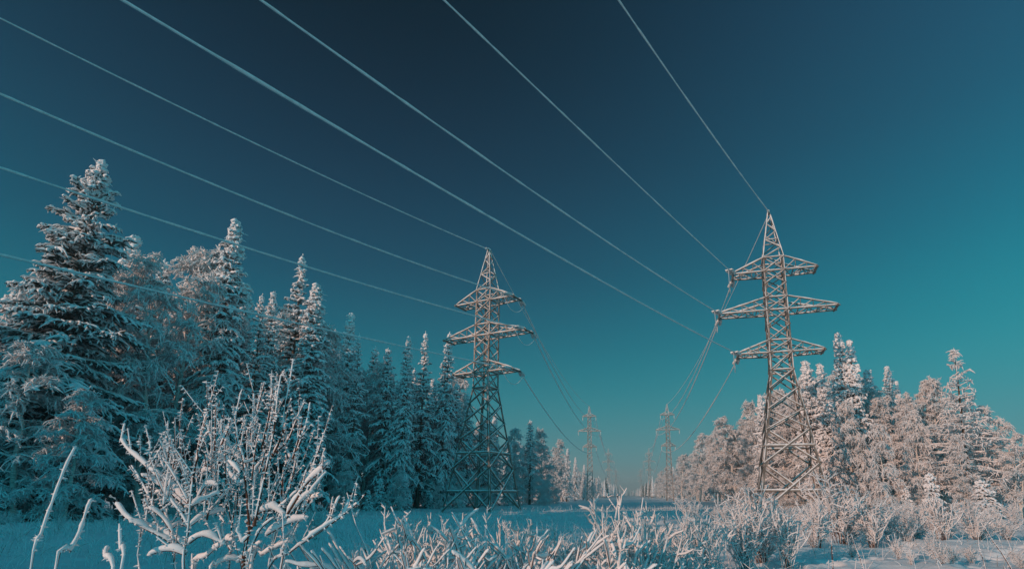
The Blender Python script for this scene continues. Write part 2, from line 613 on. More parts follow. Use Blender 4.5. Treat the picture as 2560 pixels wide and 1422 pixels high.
spans = [
    (RP[0], -1, 'peak', [(1548, 0), (1715, 250), (1850, 428), (1905, 508)], .050, 'thin rimed wire running from the very top of the sunlit pylon to the upper edge'),
    (RP[0], -1, 2, [(1113, 0), (1280, 165), (1530, 405), (1760, 612)], .046, 'rimed wire slanting up from the topmost arm of the sunlit pylon'),
    (RP[0], -1, 1, [(655, 0), (980, 235), (1280, 444), (1540, 620), (1680, 708)], .048, 'thick rimed wire slanting from the long middle arm of the sunlit pylon'),
    (RP[0], -1, 0, [(308, 0), (500, 117), (775, 280), (1025, 425), (1280, 577), (1520, 710)], .046, 'thickest rimed wire, running from the lowest arm of the sunlit pylon over the sky'),
    (LP[0], 1, 'peak', [(0, 48), (200, 145), (530, 305), (920, 492), (1160, 600)], .050, 'thin rimed wire from the tip of the half shaded pylon to the left edge'),
    (LP[0], 1, 2, [(0, 236), (320, 371), (640, 505), (960, 628), (1190, 712)], .058, 'rimed wire from the topmost arm of the half shaded pylon, passing clear over the spruces'),
    (LP[0], 1, 1, [(0, 419), (375, 545), (620, 617), (910, 710), (1190, 793)], .060, 'rimed wire from the middle arm of the half shaded pylon, crossing the tallest spruce top'),
    (LP[0], 1, 0, [(0, 635), (182, 679), (387, 729), (619, 779), (840, 830), (1180, 900)], .062, 'lowest rimed wire in front of the spruce tops left of the half shaded pylon'),
]
strings = {}
for o, side, k, pts, r, label in spans:
    P0 = peak_pt(o, -1) if k == 'peak' else arm_tip(o, k, side, -1)
    path, a, b = fit_span(P0, pts, 120)
    d = path[1] - path[0]; d /= np.linalg.norm(d)
    off = 0.35 if k == 'peak' else 1.6
    path[0] = P0 + d * off
    wire_obj('power_line', path, r, label, 'wires of the near spans')
    G = Geo()
    lp0, lp1 = to_local(o, P0), to_local(o, P0 + d)
    dl = lp1 - lp0
    if k == 'peak':
        insulator(G, lp0, dl, 2, .13, .45)
    else:
        sd_ = np.cross(dl, (0, 0, 1)); sd_ /= np.linalg.norm(sd_)
        for w in (-.24, .24):
            insulator(G, lp0 + sd_ * w * .6, dl + sd_ * w * .3, 7, .16, 1.35)
        e = lp0 + dl * 1.42
        G.bar(e - sd_ * .34, e + sd_ * .34, .1, .1, 0)
        G.tubes(np.array([e, e + dl * .12, e + dl * .22, e + dl * .3]), np.array([.05, .09, .07, .03]), 6, 0)
    G.build('insulator', ['porcelain'], o)

# far spans
wl_far = {0: 'the lowest arm', 1: 'the middle arm', 2: 'the topmost arm', 'peak': 'the peak'}
row_word = {0: ['sunlit pylon', 'second pylon of the right row', 'third pylon of the right row'],
            1: ['half shaded pylon', 'second pylon of the left row', 'third pylon of the left row']}
for row, (PP, side) in enumerate(((RP, -1), (LP, 1))):
    for i in range(3):
        for k in ('peak', 2, 1, 0):
            A = peak_pt(PP[i], 1) if k == 'peak' else arm_tip(PP[i], k, side, 1)
            B = peak_pt(PP[i + 1], -1) if k == 'peak' else arm_tip(PP[i + 1], k, side, -1)
            d = B - A; Ls = np.linalg.norm(d)
            sag = (0.030 if k != 'peak' else 0.022) * Ls
            t = np.linspace(0, 1, 60)
            path = A + d * t[:, None]
            path[:, 2] -= 4 * sag * t * (1 - t)
            dd = path[1] - path[0]; dd /= np.linalg.norm(dd)
            if i == 0:
                path[0] = A + dd * (1.5 if k != 'peak' else .3)
            wire_obj('power_line', path, (.056 if k != 'peak' else .045) * (1 if i == 0 else 1.4),
                     f'sagging wire leading away from {wl_far[k]} of the {row_word[row][i]}', 'wires of the far spans')
            if i == 0:
                G = Geo()
                lp0, lp1 = to_local(PP[0], A), to_local(PP[0], A + dd)
                dl = lp1 - lp0
                if k == 'peak':
                    insulator(G, lp0, dl, 2, .10, .3)
                else:
                    sd_ = np.cross(dl, (0, 0, 1)); sd_ /= np.linalg.norm(sd_)
                    for w in (-.2, .2):
                        insulator(G, lp0 + sd_ * w * .6, dl + sd_ * w * .3, 7, .15, 1.3)
                G.build('insulator', ['porcelain'], PP[0])
                if k != 'peak':
                    # jumper loop under the arm joining the two dead-ended wires
                    P0 = arm_tip(PP[0], k, side, -1) + ND * 1.55 + np.array([0, 0, -.1])
                    P1 = A + dd * 1.5
                    t = np.linspace(0, 1, 24)
                    lp = P0 + (P1 - P0) * t[:, None]
                    lp[:, 2] -= 4 * 1.35 * t * (1 - t)
                    mid = to_local(PP[0], (0, 0, 0))
                    G = Geo()
                    loc = np.array([to_local(PP[0], p) for p in lp])
                    G.tubes(loc, np.full(24, .03), 6, 0)
                    G.build('jumper_loop', ['rime'], PP[0])

# ------------------------------------------------------------------ trees
def branch_paths(base, az, L, inc, droop, tipup, K, wob=0.05):
    N = len(L)
    u = np.linspace(0, 1, K)[None, :]
    hx = np.sin(az)[:, None]; hy = np.cos(az)[:, None]
    side = (np.cumsum(RNG.normal(0, wob, (N, K)), axis=1)) * L[:, None] * u
    inc = np.clip(inc, -1.2, 1.3)
    d = L[:, None] * u * np.cos(inc)[:, None]
    p = np.empty((N, K, 3))
    p[..., 0] = base[:, 0:1] + hx * d + hy * side
    p[..., 1] = base[:, 1:2] + hy * d - hx * side
    p[..., 2] = base[:, 2:3] + L[:, None] * (np.sin(inc)[:, None] * u - droop[:, None] * u ** 2 + tipup[:, None] * u ** 3) + RNG.normal(0, .012, (N, K)) * L[:, None]
    return p


def interp_path(paths, i, u):
    K = paths.shape[1]
    f = u * (K - 1)
    j = np.clip(np.floor(f).astype(int), 0, K - 2)
    w = (f - j)[:, None]
    a = paths[i, j]; b = paths[i, j + 1]
    t = b - a
    return a * (1 - w) + b * w, t


def make_spruce(H=20.0, R=2.6, zb=1.2, dz=0.42, nb=6, snow=1.0, droopk=1.0, frosty=0.0, prof=0.8, thin=0.0, name='spruce_tree', twk=1.0, bald=0.0, skirt=.8, needle='needles', bough=.72):
    """origin at the foot; height H"""
    root = empty(name)
    # trunk
    zz = np.linspace(-.6, H, 14)
    tr = np.zeros((14, 3)); tr[:, 2] = zz
    tr[:, 0] = .04 * np.cumsum(RNG.normal(0, .5, 14)); tr[:, 1] = .04 * np.cumsum(RNG.normal(0, .5, 14))
    tr[:, :2] -= tr[0, :2]
    trr = np.interp(zz, [-.6, H], [H * .0105 + .05, .025])
    G2 = Geo(); G2.tubes(tr, trr, 8, 0)
    # whorls
    zs = []
    z = zb
    while z < H - .25:
        zs.append(z + RNG.normal(0, .08)); z += dz * RNG.uniform(.75, 1.25) * (1.0 if z < H * .85 else .75)
    zs = np.array(zs)
    cnt = RNG.integers(nb - 1, nb + 2, len(zs))
    zi = np.repeat(zs, cnt)
    N = len(zi)
    az = RNG.uniform(0, 2 * math.pi, N)
    # evenly spread within each whorl
    k = 0
    for c in cnt:
        az[k:k + c] = RNG.uniform(0, 6.28) + np.arange(c) * 6.28 / c + RNG.normal(0, .25, c); k += c
    t = (zi - zb) / (H - zb)
    lowshape = np.clip(.72 + t * 1.6, 0, 1)
    az_lump = 1 + .18 * np.sin(az * 2 + zi * .9) + .10 * np.sin(az * 3 - zi * 1.7)
    L = R * np.power(np.clip(1 - t, 0, 1), prof) * lowshape * RNG.uniform(.62, 1.18, N) * az_lump + .12
    keep = RNG.uniform(0, 1, N) > thin
    if bald > 0:
        keep &= ~((t < bald) & (RNG.uniform(0, 1, N) < .55))
    zi, az, L, t = zi[keep], az[keep], L[keep], t[keep]
    N = len(zi)
    inc = np.interp(t, [0, .35, .75, 1.0], [R_(-6), R_(4), R_(20), R_(48)]) + RNG.normal(0, .10, N)
    droop = np.interp(t, [0, .5, 1], [.55, .42, .16]) * droopk * RNG.uniform(.7, 1.3, N)
    tip = np.interp(t, [0, 1], [.16, .05]) * np.ones(N)
    base = np.stack([np.interp(zi, zz, tr[:, 0]), np.interp(zi, zz, tr[:, 1]), zi], axis=1)
    K = 7
    bp = branch_paths(base, az, L, inc, droop, tip, K)
    # side twigs
    nt_ = np.maximum(3, (L / .20 * twk).astype(int))
    bi = np.repeat(np.arange(N), nt_)
    nT = len(bi)
    u = RNG.uniform(.18, 1.0, nT)
    st, tg = interp_path(bp, bi, u)
    sgn = np.where(RNG.uniform(0, 1, nT) < .5, -1, 1)
    taz = az[bi] + sgn * RNG.uniform(.45, 1.15, nT)
    tl = (L[bi] * .36 * (1.05 - .75 * u) + .16) * RNG.uniform(.7, 1.25, nT)
    tinc = np.arctan2(tg[:, 2], np.hypot(tg[:, 0], tg[:, 1])) * .6 + RNG.normal(0, .1, nT)
    tp = branch_paths(st, taz, tl, tinc, .30 * droopk * RNG.uniform(.4, 1.7, nT), np.zeros(nT), 4, .06)
    # needles: hanging skirts under every bough and twig
    if frosty < 1:
        G = Geo()

        def skirts(p, wid, drop):
            n, kk, _ = p.shape
            tgt = np.gradient(p, axis=1); tgt[..., 2] = 0
            tgt /= np.linalg.norm(tgt, axis=2, keepdims=True) + 1e-9
            sd = np.stack([tgt[..., 1], -tgt[..., 0], np.zeros_like(tgt[..., 0])], axis=-1)
            tap = np.linspace(1.0, .35, kk)[None, :]
            for sg in (-1, 1):
                off = sd * (sg * skirt * wid[:, None] * tap * RNG.uniform(.5, 1.3, (n, kk)))[..., None]
                off[..., 2] -= skirt * drop[:, None] * tap * RNG.uniform(.35, 1.5, (n, kk))
                G.ribbons(p + (0, 0, -.01), p + off, 0)
        skirts(bp, np.full(N, .12), np.clip(L * .09, .08, .28))
        skirts(tp, np.full(nT, .08), np.clip(tl * .28, .06, .26))
        crown = G.build('crown', [needle], root)
        G2.tubes(bp, np.linspace(.045, .012, K)[None, :] * np.ones((N, 1)) * np.clip(L / 2.5, .4, 1.3)[:, None], 4, 0)
    G2.build('trunk', ['bark'], root)
    # snow
    G = Geo()
    sr = (.125 + .045 * (1 - t)) * snow * bough * RNG.uniform(.7, 1.35, N) * (1 + .75 * t ** 4 * (frosty < 1))
    rr = sr[:, None] * RNG.uniform(.62, 1.35, (N, K))
    rr[:, 0] *= .45; rr[:, -1] *= .45
    gap = RNG.uniform(0, 1, (N, K)) < (.16 * (1 - frosty)); rr[gap] *= .30
    rr[:, -2] *= .8
    G.tubes(bp + (0, 0, .02), rr, 6, 0, flat=.62, lift=rr * .35)
    sr2 = .100 * snow * RNG.uniform(.5, 1.5, nT) * (1 + .8 * t[bi] ** 5 * (frosty < 1))
    keep = RNG.uniform(0, 1, nT) < (.88 if frosty < 1 else 1.0)
    rr2 = (sr2[:, None] * RNG.uniform(.65, 1.3, (nT, 4)) * np.array([.75, 1.0, .95, .35])[None, :])
    G.tubes(tp[keep], rr2[keep], 5, 0, flat=.62, lift=rr2[keep] * .4)
    # snow clumps sagging over the twig ends
    m_ = int(nT * .45)
    ii = RNG.integers(0, nT, m_)
    e, tg2 = interp_path(tp, ii, RNG.uniform(.25, 1, m_))
    dd = RNG.normal(0, 1, (m_, 3)); dd[:, 2] = -np.abs(dd[:, 2]) * 1.2; dd /= np.linalg.norm(dd, axis=1, keepdims=True)
    l = RNG.uniform(.10, .34, m_)[:, None] * snow
    p = np.stack([e + (0, 0, .05), e + dd * l * .45, e + dd * l], axis=1)
    G.tubes(p, np.array([.075, .085, .02])[None, :] * RNG.uniform(.6, 1.3, (m_, 1)) * snow, 5, 0)
    # tufts of rime hanging at the twig ends
    if frosty > 0:
        kk = RNG.uniform(0, 1, nT) < frosty
        e, tg2 = interp_path(tp, np.nonzero(kk)[0], RNG.uniform(.3, 1, kk.sum()))
        n = len(e)
        dd = RNG.normal(0, 1, (n, 3)); dd[:, 2] -= .5; dd /= np.linalg.norm(dd, axis=1, keepdims=True)
        l = RNG.uniform(.18, .5, n)[:, None]
        p = np.stack([e, e + dd * l * .5, e + dd * l + (0, 0, -.06)], axis=1)
        G.tubes(p, np.array([.05, .045, .015])[None, :] * RNG.uniform(.7, 1.3, (n, 1)), 4, 0)
    # leader
    n = 9
    k = np.linspace(0, 1, n)
    p = np.stack([np.full(n, tr[-1, 0]) + RNG.normal(0, .03, n), np.full(n, tr[-1, 1]) + RNG.normal(0, .03, n), H - .9 + 1.05 * k], axis=1)
    G.tubes(p, .13 * snow * RNG.uniform(.6, 1.3, n) * np.array([.6, 1, 1, 1, 1, .9, .8, .6, .15]), 6, 0)
    G.build('snow_load' if frosty < 1 else 'rimed_crown', ['snow' if frosty < 1 else 'frost'], root)
    return root


def make_birch(H=16.0, R=3.2, n1=26, n2=6, n3=8, weep=.6, rime=1.0, u0=.22, name='birch_tree', fork=1, inc0=50):
    root = empty(name)
    G = Geo()
    K1 = 7
    allp = []
    base_l, az_l, L_l, inc_l = [], [], [], []
    zz = np.linspace(-.5, H * .93, 12)
    for f in range(fork):
        lean = RNG.normal(0, .035, 2) * (1 if fork == 1 else 3)
        tr = np.zeros((12, 3)); tr[:, 2] = zz * (1 - .12 * f)
        w = np.cumsum(RNG.normal(0, .10, (12, 2)), axis=0); w -= w[0]
        tr[:, :2] = w + lean * zz[:, None] + RNG.normal(0, .2, 2) * (f > 0)
        G.tubes(tr, np.interp(np.arange(12), [0, 11], [.012 * H, .025]), 8, 0)
        n = n1 // fork
        u = np.linspace(u0, 1, n) + RNG.normal(0, .01, n)
        u = np.clip(u, 0, 1)
        b = np.stack([np.interp(u, np.linspace(0, 1, 12), tr[:, c]) for c in range(3)], axis=1)
        tt = (u - u0) / (1 - u0)
        shape = np.interp(tt, [0, .25, .6, .85, 1], [.75, 1.0, .92, .6, .28])
        base_l.append(b); az_l.append(RNG.uniform(0, 6.28) + np.arange(n) * 2.399 + RNG.normal(0, .3, n))
        L_l.append(R * shape * RNG.uniform(.7, 1.15, n))
        inc_l.append(np.interp(tt, [0, 1], [R_(inc0 * .45), R_(inc0 * 1.25)]) + RNG.normal(0, .15, n))
    base = np.concatenate(base_l); az = np.concatenate(az_l); L = np.concatenate(L_l); inc = np.concatenate(inc_l)
    N = len(L)
    p1 = branch_paths(base, az, L, inc, np.full(N, .55 * weep + .15) * RNG.uniform(.5, 1.4, N), np.zeros(N), K1, .07)
    i1 = np.repeat(np.arange(N), n2); M2 = len(i1)
    u = RNG.uniform(.22, 1, M2)
    s2, t2 = interp_path(p1, i1, u)
    l2 = (L[i1] * .48 * (1.1 - .6 * u) + .25) * RNG.uniform(.6, 1.3, M2)
    a2 = az[i1] + RNG.normal(0, .95, M2)
    p2 = branch_paths(s2, a2, l2, RNG.normal(.45, .35, M2), np.full(M2, weep) * RNG.uniform(.4, 1.5, M2), np.zeros(M2), 5, .09)
    i2 = np.repeat(np.arange(M2), n3); M3 = len(i2)
    u = RNG.uniform(.12, 1, M3)
    s3, t3 = interp_path(p2, i2, u)
    l3 = RNG.uniform(.25, .75, M3) * (.8 + .03 * R)
    a3 = a2[i2] + RNG.normal(0, 1.2, M3)
    p3 = branch_paths(s3, a3, l3, RNG.normal(.2, .5, M3), np.full(M3, weep * 1.25) * RNG.uniform(.2, 1.6, M3), np.zeros(M3), 4, .12)
    i3 = np.repeat(np.arange(M3), 6); M4 = len(i3)
    s4, _ = interp_path(p3, i3, RNG.uniform(.15, 1, M4))
    dd = RNG.normal(0, 1, (M4, 3)); dd[:, 2] -= .35 * weep; dd /= np.linalg.norm(dd, axis=1, keepdims=True)
    p4 = np.stack([s4, s4 + dd * RNG.uniform(.10, .34, M4)[:, None]], axis=1)
    G.tubes(p1, np.linspace(.05, .014, K1)[None, :] * np.clip(L / 3, .5, 1.4)[:, None], 5, 1)
    G.build('trunk', ['birch', 'hoary_bark'], root)
    F = Geo()
    r1 = np.linspace(.055, .04, K1)[None, :] * RNG.uniform(.6, 1.3, (N, K1)) * rime
    F.tubes(p1, r1, 5, 0, lift=r1 * .8)
    r2 = .042 * RNG.uniform(.6, 1.35, (M2, 5)) * rime; r2[:, -1] *= .5
    F.tubes(p2, r2, 4, 0)
    r3 = .032 * RNG.uniform(.6, 1.4, (M3, 4)) * rime; r3[:, -1] *= .4
    F.tubes(p3, r3, 4, 0)
    r4 = np.array([.028, .012])[None, :] * RNG.uniform(.6, 1.4, (M4, 1)) * rime
    F.tubes(p4, r4, 3, 0)
    F.build('rimed_crown', ['frost'], root)
    return root


PROT = {}
PROT['broad'] = make_spruce(H=25, R=5.7, zb=1.0, dz=.50, nb=6, snow=1.0, droopk=.9, prof=.70, twk=1.5, bough=.58, frosty=.55)
PROT['mid1'] = make_spruce(H=24, R=3.7, zb=1.5, dz=.42, nb=6, snow=1.0, prof=.85, bald=.25, frosty=.35)
PROT['mid2'] = make_spruce(H=24, R=3.2, zb=2.0, dz=.42, nb=6, snow=1.05, droopk=1.25, prof=.8, bald=.35, frosty=.35)
PROT['slim1'] = make_spruce(H=24, R=2.55, zb=1.6, dz=.40, nb=6, snow=1.1, droopk=1.3, prof=.62, bald=.2, frosty=.4)
PROT['slim2'] = make_spruce(H=22, R=2.3, zb=4.5, dz=.42, nb=5, snow=1.0, droopk=1.2, prof=.7, bald=.4, frosty=.35)
PROT['mid3'] = make_spruce(H=24, R=3.8, zb=2.5, dz=.52, nb=5, snow=1.1, droopk=.85, prof=.92, thin=.22, frosty=.45, bald=.3)
PROT['slim3'] = make_spruce(H=23, R=2.8, zb=4.0, dz=.50, nb=5, snow=1.05, droopk=1.5, prof=.75, thin=.2, frosty=.4, bald=.35)
PROT['lit1'] = make_spruce(H=20, R=2.5, zb=2.2, dz=.40, nb=6, snow=1.35, droopk=1.15, frosty=.55, prof=.75, bald=.38, skirt=.6, needle='lit_frosted_needles')
PROT['lit2'] = make_spruce(H=18, R=2.0, zb=1.2, dz=.40, nb=6, snow=1.25, droopk=.8, frosty=.8, prof=.6, skirt=.45, needle='lit_frosted_needles')
PROT['young'] = make_spruce(H=5, R=1.5, zb=.3, dz=.30, nb=6, snow=1.2, droopk=1.2, prof=.85)
PROT['larch'] = make_spruce(H=14, R=3.4, zb=2.2, dz=.36, nb=5, snow=.50, droopk=.35, frosty=1.0, prof=1.0, thin=.22, name='larch_tree', twk=1.2)
PROT['birch1'] = make_birch(H=18, R=3.6, n1=30, n2=7, n3=8, weep=.75, rime=1.25)
PROT['birch2'] = make_birch(H=16, R=3.0, n1=28, n2=7, n3=9, weep=.45, rime=1.3, inc0=62)
PROT['birch3'] = make_birch(H=14, R=3.3, n1=30, n2=7, n3=8, weep=.5, rime=1.15, fork=3, u0=.25)
PROT['birch4'] = make_birch(H=15, R=2.6, n1=26, n2=7, n3=9, weep=.9, rime=1.3, u0=.15)
PROT['sapling'] = make_birch(H=6, R=1.6, n1=24, n2=5, n3=5, weep=.35, rime=.7, u0=.08, fork=2)
PH = {'broad': 25, 'mid1': 24, 'mid2': 24, 'slim1': 24, 'slim2': 22, 'mid3': 24, 'slim3': 23, 'lit1': 20, 'lit2': 18, 'young': 5, 'larch': 14,
      'birch1': 18, 'birch2': 16, 'birch3': 14, 'birch4': 15, 'sapling': 6}
for kind, tree in PROT.items():
    PH[kind] = max(max(v[2] for v in c.bound_box) for c in tree.children)
USED = set()


def put_tree(kind, x, y, h, label, group, wide=1.0, rz=None, lean=(0, 0), cat=None):
    o = PROT[kind] if kind not in USED else copy_tree(PROT[kind])
    USED.add(kind)
    s = h / PH[kind] * (1.04 if kind.startswith('birch') else 1.0)
    o.location = (x, y, gz(x, y) - .05)
    o.scale = (s * wide, s * wide, s)
    o.rotation_euler = (lean[0] + RNG.normal(0, .018), lean[1] + RNG.normal(0, .018), RNG.uniform(0, 6.28) if rz is None else rz)
    tag(o, label, cat or 'tree', group)
    return o


def px_tree(kind, px, py, Y, label, group, wide=1.0, **kw):
    p = at(px, py, Y)
    return put_tree(kind, p[0], p[1], p[2] - gz(p[0], p[1]) + .05, label, group, wide, **kw)


GL = 'snow-laden trees of the left forest'
GR = 'rimed trees of the right forest'
front = [
    # left forest edge
    ('broad', 228, 388, 36, 'tallest and broadest snow-laden spruce, its tip rising highest of the left forest', GL, 1.0),
    ('lit2', 22, 700, 47, 'pink-lit spruce top behind the broad spruce at the left edge', GL, 1.1),
    ('mid2', 252, 612, 37.5, 'dense dark spruce half hidden against the right flank of the broadest spruce', GL, .9),
    ('lit1', 350, 592, 50, 'sunlit spruce top between the broadest spruce and the weeping birch', GL, 1.05),
    ('birch1', 432, 668, 42, 'tall weeping birch veiled in blue-shaded rime, pale trunk showing below', GL, .95),
    ('birch4', 112, 872, 33, 'low drooping rimed birch in front of the broadest spruce', GL, 1.5),
    ('birch4', 205, 985, 32.5, 'lowest drooping rimed birch at the foot of the broadest spruce', GL, 1.6),
    ('birch2', 497, 612, 56, 'cream-lit rimed birch top beside the slim dark spruce', GL, 1.1),
    ('slim2', 400, 640, 60, 'small snow-tipped spruce peeking out above the weeping birch', GL, 1.0),
    ('slim1', 591, 546, 47, 'tall slim spruce with a lumpy snow-capped tip right of the rimed birches', GL, .95),
    ('lit2', 623, 706, 62, 'narrow reddish-lit spruce behind the tall slim one', GL, .85),
    ('mid1', 685, 728, 54, 'shaded pointed spruce between the tall slim spruce and the pink-tipped one', GL, .85),
    ('mid3', 757, 641, 58, 'tall spruce with pink-lit pointed tip crossed by the second lowest wire', GL, 1.0),
    ('slim1', 796, 706, 55, 'pale frosted spruce leaning against its pink-tipped neighbour', GL, 1.15),
    ('lit1', 876, 782, 70, 'sunlit spruce top just below the lowest wire', GL, .9),
    ('mid3', 902, 832, 63, 'dark spruce in front of the sunlit top below the lowest wire', GL, .75),
    ('slim2', 933, 868, 78, 'small pink-tipped spruce in the gap before the pair of slim spruces', GL, 1.1),
    ('slim3', 976, 868, 68, 'shaded slim spruce with a long bare trunk', GL, 1.15),
    ('slim1', 1018, 836, 67, 'shaded pointed spruce standing tallest beside the bare-trunked one', GL, .75),
    ('mid3', 1065, 830, 73, 'sunlit broad-topped spruce nearest but one to the half shaded pylon', GL, .85),
    ('mid2', 1115, 826, 75, 'slender sunlit spruce nearest to the half shaded pylon on its left', GL, .8),
    ('birch2', 1165, 938, 92, 'lit rimed birch seen through the legs of the half shaded pylon', GL, .9),
    ('lit2', 1240, 1034, 105, 'pink-lit spruce seen through the half shaded pylon', GL, .8),
    ('lit1', 1213, 1062, 112, 'shorter lit spruce behind the lattice of the half shaded pylon', GL, .7),
    ('birch4', 1283, 1076, 96, 'rimed birch just right of the half shaded pylon', GL, 1.1),
    ('slim2', 1326, 1048, 99, 'spruce with a lit tip standing above the birches right of the half shaded pylon', GL, 1.2),
    ('birch2', 1356, 1074, 108, 'lit rimed birch right of the spruce with the lit tip', GL, .95),
    ('birch1', 1388, 1100, 122, 'drooping rimed birch where the left forest steps down', GL, .9),
    ('lit2', 1416, 1120, 152, 'lit small spruce left of the second pylon of the left row', GL, 1.0),
    ('lit1', 1437, 1142, 170, 'darker spruce between the lit small spruce and the second left pylon', GL, .9),
    ('lit2', 1457, 1160, 205, 'small spruce touching the second pylon of the left row', GL, 1.0),
    # right forest edge
    ('birch2', 1702, 1136, 190, 'round rimed birch just right of the second right pylon', GR, 1.35),
    ('birch1', 1741, 1088, 148, 'rimed birch rising as the first hump of the right forest', GR, 1.35),
    ('birch4', 1792, 1076, 128, 'rimed birch between the first hump and the arching birch', GR, 1.35),
    ('birch1', 1834, 1046, 112, 'arching rimed birch left of the pointed rimed conifer', GR, 1.35),
    ('lit2', 1896, 984, 88, 'pointed rimed conifer just left of the sunlit pylon', GR, .95),
    ('birch2', 1946, 1010, 82, 'rimed birch behind the legs of the sunlit pylon', GR, 1.35),
    ('lit2', 2014, 898, 68, 'rimed conifer at the right shoulder of the sunlit pylon', GR, 1.1),
    ('lit2', 2058, 906, 66, 'rimed conifer between the pylon shoulder and the twin spruce', GR, .9),
    ('lit1', 2088, 826, 60, 'tallest white spruce of the right forest, taller half of a twin', GR, .95),
    ('lit1', 2116, 846, 59, 'slightly lower half of the twin white spruces', GR, .85),
    ('lit2', 2166, 924, 66, 'fluffy rimed conifer right of the twin white spruces', GR, 1.1),
    ('slim1', 2212, 914, 78, 'dark blue unlit spruce standing among the white trees', GR, .9),
    ('lit1', 2246, 950, 66, 'small snow-topped spruce beside the dark blue one', GR, .6),
    ('birch1', 2284, 962, 58, 'round-topped rimed birch right of the dark spruce', GR, .95),
    ('birch2', 2326, 954, 56, 'rimed birch crown left of the tall open larch', GR, 1.0),
    ('larch', 2371, 868, 46, 'tall open larch with bare rimed boughs at the right end of the wood', GR, 1.0),
    ('birch3', 2448, 985, 47, 'forked rimed birch right of the larch', GR, .9),
    ('birch3', 2512, 1062, 44, 'outermost low rimed birch leaning over the right edge of the wood', GR, 1.05),
    ('birch4', 2200, 1064, 46, 'short dense rimed birch in front of the dark spruce', GR, 1.05),
    ('birch4', 2292, 1040, 48, 'short rimed birch in front of the round-topped one', GR, 1.1),
    ('birch2', 2395, 1090, 44, 'low rimed birch at the foot of the larch', GR, 1.0),
    ('young', 2322, 1178, 43, 'young spruce loaded with snow under the larch', GR, 1.0),
    ('young', 2448, 1196, 40, 'low wide young spruce drooping with snow at the right end of the wood', GR, 1.5),
    ('young', 2262, 1215, 46, 'small snow-lumped young spruce below the short dense birch', GR, 1.0),
    ('birch2', 2036, 955, 72, 'rimed birch filling the gap between the sunlit pylon and the twin spruce', GR, 1.1),
    ('birch1', 2140, 972, 64, 'rimed birch directly right of the twin spruce, behind the short birch', GR, 1.0),
    ('birch2', 2192, 1000, 60, 'rimed birch in front of the dark spruce, at its left foot', GR, 1.1),
    ('birch1', 2246, 1012, 57, 'rimed birch below the small snow-topped spruce', GR, 1.1),
    ('birch4', 2108, 1010, 57, 'rimed birch standing in front of the twin spruce trunks', GR, 1.1),
    ('birch4', 2150, 1090, 56, 'rimed birch below the twin white spruces', GR, .9),
    ('birch2', 2050, 1040, 72, 'rimed birch right beside the sunlit pylon legs', GR, 1.0),
    ('birch1', 1985, 1060, 84, 'rimed birch seen between the legs of the sunlit pylon', GR, .9),
    ('birch3', 1870, 1090, 100, 'rimed birch with a forked stem left of the sunlit pylon', GR, 1.0),
]
for kind, px, py, Y, label, grp, wide in front:
    px_tree(kind, px, py, Y, label, grp, wide)
occupied = [at(px, py, Y)[:2] for kind, px, py, Y, *_ in front]


def free(x, y, d):
    return all((x - a) ** 2 + (y - b) ** 2 > d * d for a, b in occupied)


def left_edge(y):
    return np.interp(y, [-60, 38, 66, 80, 95, 600], [-95, -33.5, -18.6, -14.5, -6.5 + .8, .1205 * 600 - 17])


def right_edge(y):
    return np.interp(y, [20, 46, 62, 90, 140, 600], [46, 33, 33, 32, 34, .1205 * 600 + 17])


lab_fill_l = 'snow-laden spruce crowded behind the front trees of the shaded left forest'
lab_fill_b = 'rimed birch crowded behind the front trees of the shaded left forest'
lab_fill_r = 'rimed birch crowded behind the front trees of the sunlit right forest'
lab_fill_s = 'snow-white spruce crowded behind the front trees of the sunlit right forest'


def screen(x, y, z):
    """picture coordinates (2560 wide) of a world point in front of the camera"""
    d = np.array([x, y, z - CAMZ])
    fwd = d[1] * CT + d[2] * ST
    upc = -d[1] * ST + d[2] * CT
    return PPX + FPX * d[0] / fwd, PPY - FPX * upc / fwd


# limit for filler crowns so that they stay under the outline of the front rows
OUT_L = [(-400, 560), (0, 720), (120, 640), (320, 640), (420, 690), (560, 690), (660, 760), (760, 740), (840, 850), (900, 890), (1000, 900), (1120, 900), (1180, 985), (1260, 1085), (1380, 1115), (1460, 1175), (1530, 1215)]
OUT_R = [(1610, 1205), (1690, 1140), (1740, 1095), (1840, 1052), (1900, 1005), (2010, 925), (2100, 905), (2200, 945), (2330, 970), (2420, 1040), (2530, 1110), (2700, 1150)]


def fill(n, edge, sgn, yr, depth, kinds, lab, grp, outline, hmax, dmin=3.0):
    made = 0; tries = 0
    while made < n and tries < n * 40:
        tries += 1
        y = RNG.uniform(*yr) if yr[1] < 140 else yr[0] * (yr[1] / yr[0]) ** RNG.uniform()
        x = float(edge(y)) + sgn * abs(RNG.uniform(1.0, depth))
        if not free(x, y, dmin):
            continue
        sx, _ = screen(x, y, 2.0)
        if sx < -260 or sx > 2760:
            continue
        lim = np.interp(sx, [p[0] for p in outline], [p[1] for p in outline])
        hm_ = at(sx, lim, y)[2]
        h = min(hmax * RNG.uniform(.8, 1.1), hm_ * RNG.uniform(.86, 1.0))
        if h < 4:
            continue
        kind = kinds[RNG.integers(len(kinds))]
        put_tree(kind, x, y, h, lab[kind.startswith('birch')], grp, RNG.uniform(.85, 1.15))
        occupied.append((x, y)); made += 1
    return made


